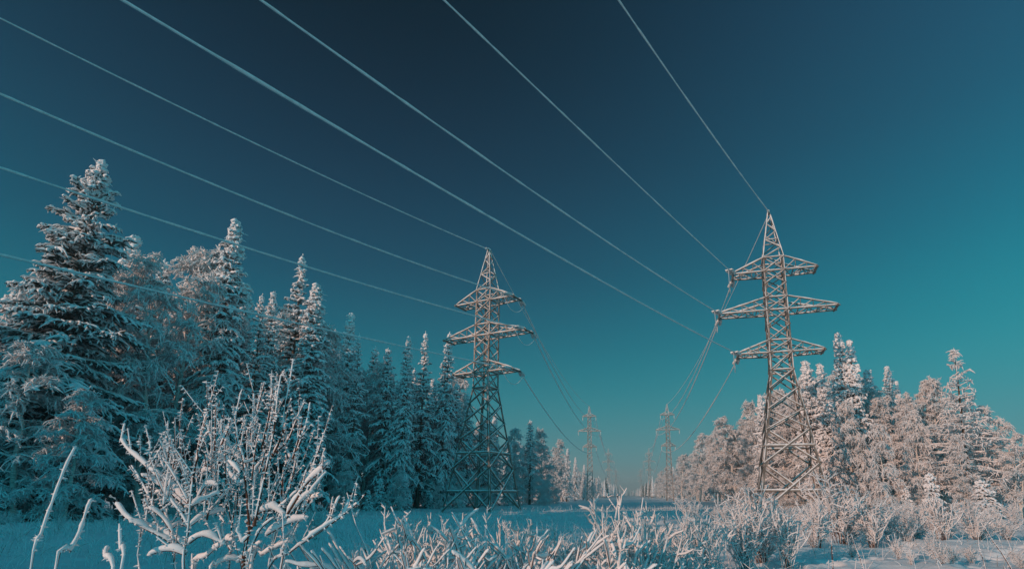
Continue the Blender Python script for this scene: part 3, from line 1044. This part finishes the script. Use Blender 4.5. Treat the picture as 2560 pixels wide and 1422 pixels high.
SPR = ['mid1', 'mid2', 'slim1', 'slim2', 'mid3', 'slim3']
fill(80, left_edge, -1, (34, 95), 18, SPR + ['birch1'], {False: lab_fill_l, True: lab_fill_b}, 'filler trees of the left forest', OUT_L, 23)
fill(75, left_edge, -1, (92, 420), 16, ['lit1', 'lit2', 'birch4', 'slim2', 'birch1'], {False: 'snow-laden spruce in the receding left edge of the corridor', True: 'rimed birch in the receding left edge of the corridor'}, 'trees receding along the left of the corridor', OUT_L, 15, 2.4)
fill(60, right_edge, 1, (40, 120), 16, ['birch1', 'birch2', 'birch3', 'birch4', 'lit1', 'lit2'], {False: lab_fill_s, True: lab_fill_r}, 'filler trees of the right forest', OUT_R, 19, 2.5)
fill(65, right_edge, 1, (115, 430), 14, ['birch1', 'birch2', 'birch4', 'lit2'], {False: 'snow-white spruce in the receding right edge of the corridor', True: 'rimed birch in the receding right edge of the corridor'}, 'trees receding along the right of the corridor', OUT_R, 16, 3.0)

# dark wood beyond the right end
for i, (px, py, Y) in enumerate([(2555, 1085, 105), (2590, 1100, 100), (2540, 1130, 118), (2525, 1150, 135), (2620, 1080, 98), (2570, 1120, 128)]):
    px_tree(['mid1', 'slim1', 'mid2'][i % 3], px, py, Y, 'dark shaded spruce far behind the right end of the sunlit wood', 'shaded spruces beyond the right wood', 1.3)

# small plants at the forest feet
lab_sap = 'rimed sapling among the bare lower trunks at the foot of the left forest'
for i in range(40):
    y = RNG.uniform(36, 130)
    x = float(left_edge(y)) + RNG.uniform(-2.5, 3.0)
    put_tree('sapling', x, y, RNG.uniform(2.0, 5.5), lab_sap, 'rimed saplings along the left forest edge', 1.0)
for i in range(10):
    y = RNG.uniform(40, 84)
    x = float(left_edge(y)) + RNG.uniform(-1.5, 1.5)
    put_tree('young', x, y, RNG.uniform(2.0, 4.5), 'young snowy spruce at the foot of the shaded left forest', 'young spruces along the left forest edge', 1.0)
lab_sap = 'rimed sapling at the foot of the sunlit right forest'
for i in range(22):
    y = RNG.uniform(40, 95)
    x = float(right_edge(y)) + RNG.uniform(-4.0, 2.0)
    put_tree('sapling', x, y, RNG.uniform(2.0, 5.0), lab_sap, 'rimed saplings along the right forest edge', 1.0)

# the same wood carries on unseen on the sun's side, with trees added for their shade, and closes the corridor far off: masses nobody could count
def wood(name, pts, hs, label):
    G = Geo()
    for (x, y), h in zip(pts, hs):
        base = gz(x, y) if abs(x) < 900 else 0
        n = 16
        k = np.linspace(0, 1, n)
        r = h * .15 * (1 - k) ** .8
        r[::2] *= .55
        p = np.stack([np.full(n, x), np.full(n, y), base + h * (.06 + .94 * k)], axis=1)
        G.tubes(p, np.maximum(r * RNG.uniform(.8, 1.2, n), .04), 7, int(RNG.integers(0, 3) == 2), smooth=False, ph=RNG.uniform(0, 6))
        G.tubes(np.array([(x, y, base - .5), (x, y, base + h * .5)]), np.array([.16, .08]), 5, 2)
    o = G.build(name, ['frost', 'needles', 'bark'])
    o['kind'] = 'stuff'; o['label'] = label; o['category'] = 'wood'
    return o


pts, hs = [], []
for i in range(420):
    y = RNG.uniform(-62, 66)
    x = float(left_edge(y)) - RNG.uniform(1.5, 34)
    sx = screen(x, max(y, 1), 6)[0] if y > 1 else -9999
    if sx > -180 or not free(x, y, 2.0):
        continue
    pts.append((x, y)); hs.append(RNG.uniform(15, 19.5)); occupied.append((x, y))
for i in range(260):  # unseen trees widening the wood, placed to shade the clearing
    y = RNG.uniform(-40, 34); x = RNG.uniform(-95, -41)
    if .69 * x - .72 * y > -24 or not free(x, y, 2.0) or (y > 1 and screen(x, y, 6)[0] > -260):
        continue
    pts.append((x, y)); hs.append(RNG.uniform(23, 27) if .69 * x - .72 * y > -36 else RNG.uniform(15, 20)); occupied.append((x, y))
for i in range(60):  # unseen low trees added to dapple the foreground bush with shade
    u, v = RNG.uniform(40, 54), RNG.uniform(-12, 6)
    x, y = -.72 * u + .69 * v, -.69 * u - .72 * v
    if free(x, y, 1.5):
        pts.append((x, y)); hs.append((u + 2.5) * .249 + RNG.uniform(-.4, 1.1)); occupied.append((x, y))
for i in range(150):  # unseen patch added to stretch the shade over the near left snow
    u, v = RNG.uniform(56, 82), RNG.uniform(-26, -10.5)
    x, y = -.72 * u + .69 * v, -.69 * u - .72 * v
    if not free(x, y, 2.0):
        continue
    pts.append((x, y)); hs.append(RNG.uniform(21, 24)); occupied.append((x, y))
wood('forest', pts, hs, 'snowy spruce wood going on beyond the left edge, with unseen trees added for shade')
pts, hs = [], []
for i in range(420):
    y = 430 * (1500 / 430) ** RNG.uniform()
    sgn = RNG.choice([-1, 1])
    x = .1205 * y + sgn * (17 + RNG.uniform(0, 26))
    pts.append((x, y)); hs.append(RNG.uniform(12, 18))
for i in range(90):
    x = RNG.uniform(60, 330)
    pts.append((x, RNG.uniform(1500, 1600))); hs.append(RNG.uniform(13, 18))
wood('treeline', pts, hs, 'hazy tree line closing the far end of the corridor')

# ------------------------------------------------------------------ shrubs
def catmull(P, n):
    P = np.asarray(P, float)
    if len(P) == 2:
        return P[0] + (P[1] - P[0]) * np.linspace(0, 1, n)[:, None]
    Q = np.vstack([2 * P[0] - P[1], P, 2 * P[-1] - P[-2]])
    seg = np.linalg.norm(np.diff(P, axis=0), axis=1); cum = np.concatenate([[0], np.cumsum(seg)]); cum /= cum[-1]
    outp = []
    for t in np.linspace(0, 1, n):
        i = min(np.searchsorted(cum, t, side='right') - 1, len(P) - 2); i = max(i, 0)
        u = (t - cum[i]) / max(cum[i + 1] - cum[i], 1e-9)
        p0, p1, p2, p3 = Q[i], Q[i + 1], Q[i + 2], Q[i + 3]
        outp.append(.5 * ((2 * p1) + (-p0 + p2) * u + (2 * p0 - 5 * p1 + 4 * p2 - p3) * u * u + (-p0 + 3 * p1 - 3 * p2 + p3) * u ** 3))
    return np.array(outp)


def laden(G, S, pts, r_stem, r_snow, n=None, spikes=True, spurs=False):
    """a twig (G) carrying snow (S)"""
    L = np.linalg.norm(np.diff(np.asarray(pts), axis=0), axis=1).sum()
    n = n or int(np.clip(L / .035, 8, 40))
    p = catmull(pts, n)
    k = np.linspace(0, 1, n)
    G.tubes(p, r_stem * (1.15 - .7 * k), 6, 0)
    t = np.gradient(p, axis=0); t /= np.linalg.norm(t, axis=1, keepdims=True)
    flat_ = np.sqrt(np.clip(1 - t[:, 2] ** 2, 0, 1))
    rr = r_snow * (.42 + .62 * flat_) * (1 + .95 * vnoise(k * L / .065 + RNG.uniform(0, 99), np.full(n, RNG.uniform(0, 99)), 3))
    rr = rr * np.interp(k, [0, .05, .95, 1], [.5, 1, 1, .8])
    S.tubes(p, rr, 8, 0, lift=rr * .9, flat=1.0)
    # rounded end
    e = p[-1]
    S.tubes(np.array([e - t[-1] * .01, e + t[-1] * rr[-1] * .6, e + t[-1] * rr[-1] * 1.4]), np.array([rr[-1], rr[-1] * .8, .002]), 8, 0, lift=np.full(3, rr[-1] * .6))
    if spurs:
        for _ in range(int(L / .16)):
            i = RNG.integers(n // 4, n)
            d = RNG.normal(0, .6, 3); d[2] = abs(d[2]) * 1.0 + .9; d += t[i] * .5; d /= np.linalg.norm(d)
            l = RNG.uniform(.06, .30)
            laden(G, S, [p[i], p[i] + d * l * .55 + (0, 0, -.004), p[i] + d * l], .003, min(r_snow * RNG.uniform(.3, .6), .012), n=10, spikes=True)
    if spikes:
        m = int(L / .018)
        for _ in range(m):
            i = RNG.integers(0, n)
            d = RNG.normal(0, 1, 3); d[2] = -abs(d[2]) * .3; d -= t[i] * d.dot(t[i]); d /= np.linalg.norm(d) + 1e-9
            ln = RNG.uniform(.006, .02)
            a = p[i] + d * r_stem * .5
            S.tubes(np.array([a, a + d * ln * .6, a + d * ln * 1.5]), np.array([.006, .005, .001]) * RNG.uniform(.8, 1.5), 4, 0)


def zz3(u, v):
    return 250 + u / 2.624, 880 + v / 2.624


BUSH = [  # (points in the enlarged view, stem radius, snow radius)
    ([(552, 1500), (575, 1200), (588, 1050), (600, 900), (625, 750), (650, 600), (680, 480), (705, 400)], .011, .017),
    ([(930, 1500), (950, 1300), (982, 1170), (1035, 1090)], .022, .010),
    ([(982, 1170), (962, 900), (938, 700), (905, 600), (888, 450), (915, 310), (937, 245)], .010, .015),
    ([(1010, 1140), (1060, 900), (1115, 650), (1150, 450), (1165, 300), (1188, 150)], .010, .016),
    ([(1125, 690), (1185, 560), (1215, 350), (1245, 200), (1270, 50)], .007, .013),
    ([(1060, 800), (1130, 680), (1230, 580), (1300, 420), (1345, 330)], .008, .016),
    ([(1265, 700), (1310, 540), (1328, 430)], .006, .014),
    ([(1285, 660), (1350, 480), (1378, 335)], .006, .013),
    ([(1090, 1500), (1160, 1130), (1250, 850), (1290, 660)], .010, .016),
    ([(1215, 1090), (1330, 830), (1400, 700), (1440, 610)], .007, .018),
    ([(1230, 1060), (1350, 870), (1440, 790), (1497, 728)], .008, .034),
    ([(597, 1010), (480, 900), (360, 800), (270, 720), (190, 650), (140, 582)], .008, .040),
    ([(585, 1030), (470, 930), (350, 850), (280, 810)], .007, .032),
    ([(548, 1045), (450, 970), (370, 915)], .006, .030),
    ([(555, 1270), (450, 1200), (300, 1150), (180, 1090), (130, 1035), (108, 1000)], .008, .038),
    ([(480, 1260), (400, 1210), (280, 1150), (200, 1110)], .007, .034),
    ([(600, 1010), (680, 970), (772, 925)], .006, .035),
    ([(588, 1140), (690, 1075), (800, 1040)], .006, .040),
    ([(960, 1120), (1050, 1050), (1140, 1030), (1205, 1078)], .007, .040),
    ([(938, 725), (980, 718), (1028, 692)], .005, .032),
    ([(935, 720), (860, 650), (820, 560)], .005, .030),
    ([(915, 790), (850, 725), (818, 680)], .005, .030),
    ([(728, 900), (733, 600), (735, 280)], .006, .013),
    ([(752, 650), (757, 480), (760, 350)], .005, .012),
    ([(700, 1100), (760, 800), (793, 600), (800, 440)], .006, .013),
    ([(640, 960), (690, 740), (780, 590), (862, 482)], .006, .022),
    ([(795, 610), (840, 510), (858, 440)], .005, .018),
    ([(990, 640), (1000, 440), (1008, 275)], .005, .013),
    ([(985, 560), (1035, 370), (1078, 200)], .005, .013),
    ([(1055, 640), (1108, 420), (1132, 240)], .005, .013),
    ([(1080, 640), (1140, 330), (1166, 145)], .005, .013),
    ([(262, 1500), (300, 1100), (312, 950), (332, 740)], .007, .015),
    ([(340, 1040), (358, 850), (372, 712)], .006, .016),
    ([(415, 1000), (440, 820), (472, 645)], .006, .020),
    ([(440, 960), (475, 780), (500, 655)], .006, .020),
    ([(500, 1500), (460, 1170), (385, 960), (370, 920)], .008, .016),
    ([(470, 1180), (400, 1080), (328, 1025)], .006, .032),
    ([(460, 1160), (520, 1128), (578, 1150)], .006, .034),
    ([(840, 1500), (880, 1200), (910, 1000), (962, 880)], .008, .014),
    ([(1080, 1500), (1250, 1310), (1420, 1195), (1560, 1095), (1692, 990)], .008, .022),
    ([(1360, 1225), (1470, 1150), (1600, 1060), (1632, 972)], .006, .030),
    ([(1090, 1200), (1230, 1125), (1350, 1090)], .006, .040),
    ([(1220, 1090), (1330, 970), (1385, 922)], .006, .036),
    ([(1320, 1040), (1390, 960), (1450, 940)], .005, .030),
    ([(1480, 1130), (1540, 1025), (1572, 950)], .005, .024),
    ([(600, 1500), (700, 1340), (830, 1240), (860, 1230)], .007, .038),
    ([(960, 1500), (1030, 1200), (1130, 1090)], .009, .022),
    ([(575, 1260), (660, 1205), (730, 1220), (800, 1255)], .006, .040),
    ([(560, 1330), (470, 1300), (380, 1310), (330, 1330)], .006, .038),
    ([(600, 870), (640, 700), (690, 560), (720, 520)], .005, .022),
    ([(640, 960), (700, 870), (760, 870)], .005, .036),
    ([(650, 820), (690, 780), (720, 770)], .005, .030),
    ([(860, 1300), (800, 1180), (820, 1000), (845, 900), (870, 780)], .007, .016),
    ([(1000, 900), (1030, 760), (1090, 690), (1140, 660)], .005, .030),
    ([(1190, 930), (1210, 760), (1240, 720), (1290, 700)], .006, .026),
    ([(1260, 720), (1220, 640), (1235, 540)], .005, .026),
    ([(1340, 840), (1390, 790), (1420, 755)], .005, .030),
    ([(980, 1200), (930, 1250), (905, 1180), (912, 1150)], .006, .030),
    ([(1000, 1400), (1070, 1330), (1160, 1280), (1250, 1240)], .007, .040),
    ([(720, 1500), (760, 1400), (850, 1360), (940, 1380)], .007, .040),
    ([(1180, 1460), (1195, 1330), (1210, 1260)], .006, .026),
    ([(820, 720), (850, 800), (905, 860), (930, 850)], .005, .030),
    ([(1010, 600), (1050, 580), (1080, 590)], .004, .026),
]
for i in range(58):           # straight fine shoots fanning upwards out of the crown
    u, v = RNG.uniform(330, 1400), RNG.uniform(620, 1180)
    dx, dy = (u - 880) * RNG.uniform(.25, .6) + RNG.normal(0, 60), -(1500 - v) * .8
    n_ = math.hypot(dx, dy)
    top_v = np.interp(u, [300, 500, 750, 950, 1250, 1450], [760, 560, 330, 230, 160, 560])
    ln = min(RNG.uniform(220, 470), max(v - top_v, 90))
    dx, dy = dx / n_ * ln, dy / n_ * ln
    BUSH.append(([(u, v), (u + dx * .5 + RNG.normal(0, 5), v + dy * .52), (u + dx, v + dy)], .0042, .0125))
root = empty('snowy_bush', at(620, 1422, 4.2) * np.array([1, 1, 0]))
bx, by = root.location[0], root.location[1]
root.location[2] = gz(bx, by)
rl = np.array(root.location)
G, S = Geo(), Geo()
for pts, rs, rn in BUSH:
    d0 = 4.2 + RNG.uniform(-.30, .35); dd = RNG.uniform(-.25, .25)
    P3 = [at(*zz3(u, v), d0 + dd * i / len(pts)) - rl for i, (u, v) in enumerate(pts)]
    if pts[0][1] >= 1400:      # carry the stem down to the snow at the root
        P3 = [np.array([P3[0][0] * .35, P3[0][1] * .35, -.1])] + P3
    laden(G, S, P3, rs, rn * .56 if rn > .019 else rn * .66, spurs=True)
G.build('woody_frame', ['twig'], root)
S.build('snow_load', ['snow'], root)
tag(root, 'big leafless foreground bush thickly loaded with snow, upright twigs over drooping boughs', 'bush')


def stem_thing(px_pts, Y, rs, rn, label):
    P = [at(x, y, Y + .05 * i) for i, (x, y) in enumerate(px_pts)]
    b = np.array([P[0][0], P[0][1] + .1, 0]); b[2] = gz(b[0], b[1])
    o = empty('snowy_weed', b)
    G, S = Geo(), Geo()
    laden(G, S, [np.zeros(3) + (0, 0, -.05)] + [p - b for p in P], rs, rn)
    G.build('stem', ['twig'], o); S.build('snow_load', ['snow'], o)
    tag(o, label, 'plant stem', 'single snowy stems in front')


stem_thing([(78, 1422), (105, 1330), (130, 1260), (158, 1185), (190, 1118)], 3.6, .006, .013, 'tall slanting snow-crusted stem at the far left of the foreground')
stem_thing([(140, 1422), (178, 1375), (200, 1330), (212, 1290), (228, 1250)], 3.8, .006, .015, 'shorter bent snowy stem between the slanting stem and the big bush')
stem_thing([(305, 1422), (300, 1370), (298, 1310)], 3.7, .005, .014, 'short upright snowy stem low at the left foot of the big bush')
stem_thing([(280, 1460), (262, 1390), (268, 1372)], 3.7, .006, .017, 'small snowy bent stem just left of the short upright one by the big bush')


stem_thing([(2534, 1440), (2508, 1388), (2481, 1350), (2462, 1318)], 9.0, .011, .008, 'long dark weed stalk leaning left in the bottom right corner')
stem_thing([(2466, 1440), (2459, 1402), (2449, 1372), (2446, 1345)], 9.5, .010, .007, 'shorter weed stalk just left of the leaning one in the bottom right corner')
stem_thing([(2162, 1440), (2152, 1400), (2139, 1368), (2128, 1335)], 9.0, .010, .007, 'thin weed stalk leaning left in the snow below the young spruces')
stem_thing([(2083, 1440), (2081, 1400), (2079, 1362), (2082, 1320), (2076, 1290)], 8.5, .011, .006, 'upright dark weed stalk at the bottom edge under the sunlit pylon')
stem_thing([(2350, 1440), (2342, 1402), (2330, 1372)], 9.0, .009, .007, 'short weed stalk standing by the tracks at the bottom edge')


def make_laden_shrub(h=1.6, n=20, spread=.7, rn=.026, name='snowy_shrub', arch=.5, side=4):
    o = empty(name)
    G, S = Geo(), Geo()
    for i in range(n):
        a = RNG.uniform(0, 6.28); r0 = RNG.uniform(0, .25) * spread
        hh = h * RNG.uniform(.35, 1.0); out = spread * RNG.uniform(.15, 1.0)
        c = RNG.uniform(-.3, .3)
        p = []
        drp = arch * RNG.uniform(0, 1) ** 2 * hh
        for u in (0, .3, .6, .85, 1.0):
            rr = r0 + out * u ** 1.4
            p.append((math.cos(a + c * u) * rr, math.sin(a + c * u) * rr, -.08 + hh * (u ** .85) - drp * u ** 4))
        p = np.array(p) + RNG.normal(0, .018, (5, 3))
        f = RNG.uniform(.7, 1.5)
        laden(G, S, p, .006, rn * f, n=14, spikes=False)
        for j in range(RNG.integers(max(side - 1, 1), side + 3)):
            u = RNG.uniform(.3, .95); q0 = p[0] * 0
            kk = u * 4; i0 = min(int(kk), 3); q0 = p[i0] + (p[i0 + 1] - p[i0]) * (kk - i0)
            a2 = a + RNG.normal(0, 1.1); l = RNG.uniform(.08, .30) * h / 1.5
            e = q0 + np.array([math.cos(a2), math.sin(a2), RNG.uniform(-.1, 1.3)]) * l
            m_ = (q0 + e) / 2 + np.array([0, 0, RNG.uniform(-.05, .03)])
            laden(G, S, [q0, m_, e], .004, rn * RNG.uniform(.5, 1.3), n=8, spikes=False)
    G.build('woody_frame', ['twig'], o)
    S.build('snow_load', ['snow'], o)
    return o


def make_rime_shrub(h=1.8, n=26, spread=1.0, rime=1.0, twigs=11, name='rimed_shrub', lean=0):
    o = empty(name)
    az = RNG.uniform(0, 6.28, n)
    hh = h * RNG.uniform(.5, 1.05, n)
    K = 7
    u = np.linspace(0, 1, K)[None, :]
    out = spread * RNG.uniform(.1, 1, n)[:, None]
    r = .12 * spread * RNG.uniform(0, 1, (n, 1)) + out * u ** 1.3
    c = az[:, None] + RNG.normal(0, .25, (n, 1)) * u
    p = np.stack([np.cos(c) * r + lean * u, np.sin(c) * r, -.08 + hh[:, None] * u ** .9], axis=-1) + RNG.normal(0, .02 * h, (n, K, 3)) * u[..., None]
    G, S = Geo(), Geo()
    G.tubes(p, np.linspace(.009, .004, K)[None, :] * np.ones((n, 1)), 4, 0)
    rr = np.linspace(.010, .017, K)[None, :] * RNG.uniform(.6, 1.3, (n, K)) * rime; rr[:, -1] *= .5
    rr[:, 0] *= .3; rr[:, 1] *= .6
    S.tubes(p, rr, 5, 0, lift=rr * .6)
    i = np.repeat(np.arange(n), twigs); m = len(i)
    s, t = interp_path(p, i, RNG.uniform(.18, .98, m))
    d = RNG.normal(0, 1, (m, 3)); d[:, 2] = np.abs(d[:, 2]) * 1.1 + .2; d /= np.linalg.norm(d, axis=1, keepdims=True)
    l = RNG.uniform(.10, .40, m)[:, None] * h / 1.8
    q = np.stack([s, s + d * l * .5 + RNG.normal(0, .015, (m, 3)), s + d * l], axis=1)
    S.tubes(q, np.array([.012, .014, .007])[None, :] * RNG.uniform(.7, 1.5, (m, 1)) * rime, 4, 0)
    i4 = np.repeat(np.arange(m), 3); m4 = len(i4)
    s4, _ = interp_path(q, i4, RNG.uniform(.2, 1, m4))
    d4 = RNG.normal(0, 1, (m4, 3)); d4[:, 2] = np.abs(d4[:, 2]) * .8; d4 /= np.linalg.norm(d4, axis=1, keepdims=True)
    q4 = np.stack([s4, s4 + d4 * RNG.uniform(.04, .16, m4)[:, None] * h / 1.8], axis=1)
    S.tubes(q4, np.array([.011, .005])[None, :] * RNG.uniform(.7, 1.4, (m4, 1)) * rime, 3, 0)
    G.build('woody_frame', ['twig'], o)
    S.build('rime', ['frost'], o)
    return o


SH = {}
SH['a'] = make_laden_shrub(1.6, 40, .75, .0125, arch=.75)
SH['b'] = make_laden_shrub(1.5, 46, .95, .0115, arch=.9, side=5)
SH['c'] = make_laden_shrub(1.4, 30, .55, .0135, arch=.45)
SH['r1'] = make_rime_shrub(1.8, 28, 1.0, 1.25)
SH['r2'] = make_rime_shrub(1.8, 34, 1.35, 1.15, 12)
SH['r3'] = make_rime_shrub(1.8, 18, .7, 1.2, 10)
SHH = {'a': 1.6, 'b': 1.5, 'c': 1.4, 'r1': 1.8, 'r2': 1.8, 'r3': 1.8}
SUSED = set()


def put_shrub(kind, x, y, h, label, group, wide=1.0):
    o = SH[kind] if kind not in SUSED else copy_tree(SH[kind])
    SUSED.add(kind)
    s = h / SHH[kind]
    o.location = (x, y, gz(x, y) - .03)
    o.rotation_euler = (RNG.normal(0, .06), RNG.normal(0, .06), RNG.uniform(0, 6.28))
    o.scale = (s * wide, s * wide, s)
    tag(o, label, 'shrub', group)
    return o


def px_shrub(kind, px, top, Y, label, group, wide=1.0):
    p = at(px, top, Y)
    h = p[2] - gz(p[0], p[1]) + .03
    return put_shrub(kind, p[0], p[1], max(h, .35), label, group, wide)


GF = 'snow-laden shrubs across the middle foreground'
mid = [
    ('a', 900, 1265, 5.0, .8, 'snow-laden shrub right at the right flank of the big bush'),
    ('a', 1010, 1205, 5.2, .75, 'bright snow-laden shrub with tall twigs left of the half shaded pylon feet'),
    ('b', 1075, 1290, 4.4, .8, 'low arching snowy shrub in front of the bright tall-twigged one'),
    ('c', 1135, 1235, 5.4, .8, 'forked snowy shrub standing straight before the half shaded pylon feet'),
    ('b', 1225, 1255, 5.6, .9, 'broad arching snowy shrub below the right legs of the half shaded pylon'),
    ('c', 1180, 1320, 4.2, .9, 'low snowy shrub at the bottom edge under the half shaded pylon'),
    ('a', 1310, 1280, 5.4, .9, 'shaded snowy shrub with curved twigs right of the half shaded pylon'),
    ('b', 1390, 1270, 5.8, .95, 'greyish snowy shrub left of the small pointed bush'),
    ('b', 1330, 1330, 4.4, 1.0, 'dense arching snowy shrub at the bottom edge near the middle'),
    ('c', 1450, 1300, 5.2, .9, 'snowy shrub with long straight stalks just left of the corridor end'),
    ('b', 1480, 1350, 4.6, 1.0, 'low shaded snowy shrub at the bottom edge below the corridor end'),
    ('r3', 1535, 1238, 8.5, .8, 'small pointed rimed bush below the far end of the left tree row'),
    ('r3', 1620, 1272, 9.0, .9, 'sunlit rimed shrub below the far end of the corridor'),
    ('c', 1590, 1330, 5.4, .9, 'snowy shrub bending right at the bottom edge below the corridor'),
    ('r1', 1640, 1330, 8.0, .9, 'low bright rimed shrub in front of the corridor end'),
    ('r3', 1710, 1290, 11.0, .9, 'thin open rimed shrub below the second pylon of the right row'),
    ('r1', 1760, 1275, 11.5, .9, 'rimed shrub left of the great bright thicket'),
    ('r2', 1890, 1215, 14.0, .95, 'great bright rimed thicket in front of the left leg of the sunlit pylon'),
    ('r1', 1850, 1255, 12.5, .9, 'rimed shrub on the left shoulder of the great bright thicket'),
    ('r1', 1960, 1270, 13.0, .9, 'rimed shrub on the right shoulder of the great bright thicket'),
    ('r3', 1790, 1350, 9.5, .8, 'small rimed shrub standing alone in the snow near the bottom edge'),
    ('r2', 2090, 1190, 21.0, .95, 'tall rimed thicket at the right leg of the sunlit pylon'),
    ('r1', 2040, 1255, 18.0, 1.0, 'rimed shrub before the middle of the sunlit pylon'),
    ('r1', 2170, 1240, 20.0, 1.1, 'rimed shrub right of the tall thicket at the pylon leg'),
    ('r2', 2260, 1270, 21.0, 1.0, 'wide rimed shrub below the short dense birch'),
    ('r1', 2340, 1290, 21.0, 1.0, 'rimed shrub below the young spruce under the larch'),
    ('r1', 2430, 1280, 21.0, 1.2, 'wide rimed shrub below the drooping young spruce at right'),
    ('r2', 2510, 1290, 22.0, 1.0, 'outermost rimed shrub at the right edge of the snow'),
    ('r3', 2240, 1335, 15.0, .9, 'sparse rimed shrub alone on the sunlit snow'),
    ('r3', 2330, 1320, 16.0, .9, 'sparse rimed shrub nearest the blue shadow hollow on the right'),
]
for kind, px, top, Y, wide, label in mid:
    px_shrub(kind, px, top, Y, label, GF if kind in 'abc' else 'rimed shrubs on the sunlit snow', wide)
for i in range(46):
    Y = RNG.uniform(20, 40)
    px = RNG.uniform(1700, 2560)
    p = at(px, 1240, Y)
    if p[0] > right_edge(max(Y, 20)) + 1:
        continue
    put_shrub(['r1', 'r2', 'r3'][i % 3], p[0], Y, RNG.uniform(.7, 1.7), 'low rimed shrub scattered in the snow between the sunlit pylon and the right wood', 'low shrubs scattered on the right', RNG.uniform(.8, 1.2))
for i in range(26):
    Y = RNG.uniform(22, 44)
    px = RNG.uniform(0, 900)
    p = at(px, 1260, Y)
    if p[0] < left_edge(Y) - 1:
        continue
    put_shrub(['r1', 'r3', 'r2'][i % 3], p[0], Y, RNG.uniform(.5, 1.3), 'low blue-shaded shrub in the snow before the left forest', 'low shrubs scattered on the left', RNG.uniform(.8, 1.2))

lab_mid = 'low feathery rimed shrub in the thicket across the bottom middle'
for i in range(44):
    Y = RNG.uniform(5.2, 13)
    px = RNG.uniform(860, 1720)
    top = RNG.uniform(1285, 1385)
    p = at(px, top, Y)
    h = p[2] - gz(p[0], Y)
    if h < .45:
        h = RNG.uniform(.5, .8)
    put_shrub(['r1', 'r2', 'r3'][i % 3], p[0], Y, h, lab_mid, 'feathery shrubs across the bottom middle', RNG.uniform(.6, .9))

lab_low = 'small sparse rimed shrub poking from the open snow at the lower right'
for i in range(11):
    Y = RNG.uniform(13.5, 19)
    px = RNG.uniform(1950, 2560)
    p = at(px, 1300, Y)
    put_shrub(['r3', 'r1', 'r2'][i % 3], p[0], Y, RNG.uniform(.3, .6), lab_low, 'small shrubs in the open snow at the lower right', RNG.uniform(.8, 1.3))

# dry grass and weed stalks poking through the snow: nobody could count them
def stalks(n, xr, yr, hr, r):
    x = RNG.uniform(*xr, n); y = RNG.uniform(*yr, n)
    z = gh(x, y)
    h = RNG.uniform(*hr, n); a = RNG.uniform(0, 6.28, n); b = RNG.uniform(.1, .95, n) * h
    u = np.linspace(0, 1, 5)[None, :]
    p = np.stack([x[:, None] + np.cos(a)[:, None] * b[:, None] * u ** 2, y[:, None] + np.sin(a)[:, None] * b[:, None] * u ** 2, z[:, None] - .05 + h[:, None] * (u - .25 * (b / h)[:, None] * u ** 3)], axis=-1)
    return p, np.full((n, 5), r) * RNG.uniform(.6, 1.4, (n, 1)) * np.array([1, 1, .9, .8, .4])[None, :]


G = Geo()
for n, xr, yr, hr, r, m in ((3600, (-30, 1), (17, 44), (.2, .75), .011, 1), (1400, (-20, 0), (13, 24), (.2, .6), .008, 1), (500, (-22, 0), (14, 36), (.2, .7), .006, 0),
                            (1800, (-6, 20), (22, 75), (.2, .7), .012, 1), (700, (4, 24), (13, 34), (.15, .7), .008, 1), (260, (2, 20), (13, 28), (.2, .8), .005, 0),
                            (500, (-1.2, 3.2), (3.8, 8), (.5, 1.35), .007, 1), (160, (-1.2, 3.2), (3.8, 8), (.5, 1.4), .004, 0)):
    p, r_ = stalks(n, xr, yr, hr, r)
    G.tubes(p, r_, 4, m)
gr = G.build('grass', ['straw', 'frost'])
gr['kind'] = 'stuff'; gr['label'] = 'frosted dry grass and weed stalks in the snow'; gr['category'] = 'grass'
